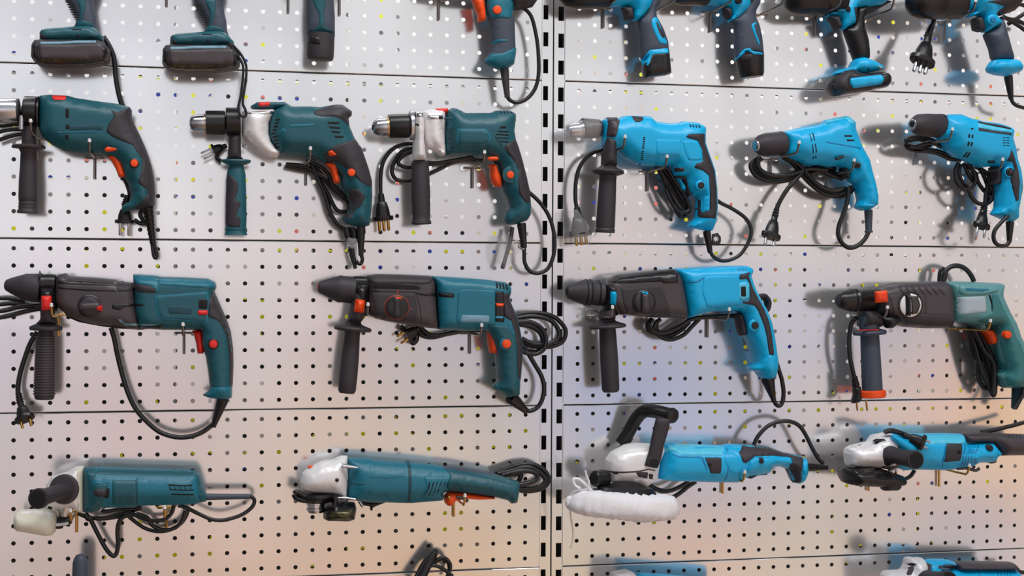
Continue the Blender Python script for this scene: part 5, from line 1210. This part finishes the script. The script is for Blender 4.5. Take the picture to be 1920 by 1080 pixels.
sh = t.lathe('side_handle', (420, 310), (598, 346), [(0, 72), (.1, 56), (.25, 46), (.6, 46), (.85, 50), (.95, 54), (1, 52)], 'rub', .105, .2)
t.lathe('handle_guard_disc', (432, 306), (445, 310), [(0, 86), (.3, 92), (.8, 90), (1, 80)], 'brown', .1, .108, par=sh)
t.lathe('handle_hollow', (598, 346), (600, 346.4), [(0, 44), (1, 44)], 'black_and_shade', .2, .2012, par=sh)
t.cord('power_cord', "400,170 440,160 490,172 540,190 590,210", r=.0048, d=.105)
t.plug((520, 185), (650, 240), 96, d=.115, d1=.125, pins=2, pm='steel', pl=.35)
t.body('blue_strap_block', "440,185 500,200 560,235 600,260 600,290 540,290 480,250 445,215", 'blue', T=.012, R=.008, d=.112)
t.cord('power_cord', "380,420 440,470 500,475 560,450 590,410", r=.004, d=.04)
t.cord('power_cord', "1010,172 1080,160 1160,140 1240,120 1320,95", r=.0042, d=.06)

# ------------------------------------------------------------ cut off at the foot of bay 2
V = (1600, 980, 6.0)
t = Tool('angle_grinder', 'blue angle grinder at the foot of the wall, only its upper half in view', 'angle grinder', V, (1200, 560), .08)
h = t.body('housing', "780,430 880,410 1050,412 1130,440 1140,475 940,490 960,520 1350,516 1800,520 1850,540 1850,780 1400,860 800,860 740,600", 'blue', T=.038, R=.028)
t.over('recess_panel', "940,480 1140,470 1130,520 970,520", 'brown', h, e=.002)
t.over('body_seam', "1350,516 1366,516 1366,850 1350,850", 'bluedk', h, e=.0014)
t.slots([f"{1605+i*34},530 {1620+i*34},530 {1612+i*34},640 {1596+i*34},640" for i in range(5)], h, m='bluedk')
t.body('rear_handle', "1130,445 1250,435 1780,445 1830,500 1800,525 1140,525", 'brown', T=.03, R=.02)
gc = t.body('gear_head', "330,590 380,540 560,530 590,470 600,400 640,385 700,395 770,390 800,460 800,850 330,850", 'alu', T=.038, R=.024)
t.over('head_slot', "590,465 640,450 720,450 700,480 600,480", 'black', gc, e=.002)
t.over('head_slot', "580,500 650,495 640,518 585,518", 'black', gc, e=.002)
sh = t.lathe('side_handle', (790, 640), (1070, 660), [(0, 120), (.1, 100), (.3, 92), (.8, 98), (.95, 110), (1, 106)], 'rub', .105, .19)
t.lathe('handle_guard_disc', (770, 640), (792, 642), [(0, 170), (.3, 184), (.8, 180), (1, 150)], 'brown', .1, .108, par=sh)
t.lathe('handle_hollow', (1070, 660), (1073, 660.3), [(0, 92), (1, 92)], 'black_and_shade', .19, .1912, par=sh)
t.cord('power_cord', "1850,545 1900,560 1960,550", r=.004, d=.06)
V = (1100, 1000, 4.8)
t = Tool('angle_grinder', 'sliver of a pale grey and blue tool just entering below the polisher', 'angle grinder', V, (500, 420), .07)
t.body('gear_head', "230,350 280,340 360,325 420,350 450,380 460,700 180,700 220,420", 'alu', T=.034, R=.02)
t.body('housing', "440,346 600,358 900,384 1300,420 1300,760 440,760", 'blue', T=.036, R=.026, g=.008)

# ============================================================ HOOKS
HK = [
 (312, -27, 'hook whose leg ends above the second cordless drill\'s battery', {}),
 (540, -14, 'hook leg hanging beside the slim compact driver, nearer the cordless drills', {}),
 (636, -9, 'hook leg hanging beside the slim compact driver, on the side of the orange-trigger drill', {}),
 (822, 0, 'hook with crossbar and leg in front of the orange-trigger corded drill', {}),
 (73, 261, 'hook at the neck of the big-chuck drill\'s side handle', {}),
 (178, 296, 'hook under the belly of the big-chuck teal drill', {}),
 (573, 309, 'hook carrying the silver-nosed teal drill ahead of its trigger', {}),
 (885, 315, 'hook carrying the bracketed teal drill ahead of its trigger', {}),
 (110, 590, 'short brass-coloured hook beside the textured side handle', dict(gold=True)),
 (345, 624, 'hook just before the red trigger of the rotary hammer', {}),
 (676, 588, 'hook tucked behind the orange depth-stop button', dict(leg=False)),
 (880, 625, 'hook with long leg before the orange trigger of the rotary hammer', {}),
 (144, 957, 'brass-coloured hook under the hollow-handled teal grinder\'s head', dict(gold=True)),
 (312, 951, 'brass-coloured hook under the tail of the hollow-handled teal grinder', dict(gold=True)),
 (850, 930, 'brass-coloured hook at the orange paddle switch', dict(gold=True)),
 (1130, 16, 'hook with leg ahead of the first blue compact driver\'s trigger', {}),
 (1231, 20, 'legless hook behind the first blue compact driver\'s handle', dict(leg=False)),
 (1331, 24, 'hook with leg ahead of the second blue compact driver\'s trigger', {}),
 (1424, 28, 'legless hook behind the second blue compact driver\'s handle', dict(leg=False)),
 (1527, 31, 'hook with leg ahead of the blue cordless drill\'s trigger', {}),
 (1622, 37, 'legless hook behind the blue cordless drill\'s handle', dict(leg=False)),
 (1769, 41, 'hook with leg beside the highest dangling black plug', {}),
 (1136, 287, 'hook tip showing on the film-chucked blue drill\'s nose', dict(L=.125)),
 (1213, 322, 'hook with leg under the film-chucked blue drill', {}),
 (1443, 298, 'hook with leg below the plain blue drill\'s chuck', dict(L=.14)),
 (1550, 328, 'hook amid the plain blue drill\'s cord loops', dict(L=.12)),
 (1715, 274, 'hook under the chuck of the ridged-chuck blue drill', dict(L=.145)),
 (1818, 326, 'hook before the trigger of the ridged-chuck blue drill', {}),
 (1112, 592, 'hook behind the blue rotary hammer\'s side handle neck', dict(leg=False, L=.13)),
 (1325, 596, 'hook with leg before the blue rotary hammer\'s trigger', {}),
 (1610, 592, 'hook at the pale green rotary hammer\'s nose', dict(leg=False)),
 (1796, 616, 'brass-coloured hook before the orange trigger of the pale green hammer', dict(gold=True, leg=False)),
 (1353, 888, 'brass-coloured hook under the blue polisher', dict(gold=True)),
 (1758, 876, 'brass-coloured hook under the blue grinder with the plug on top', dict(gold=True)),
 (1626, 884, 'brass-coloured hook under the head of the blue grinder with the plug on top', dict(gold=True)),
]
for x_, y_, lb, kw in HK: hook(x_, y_, lb, **kw)
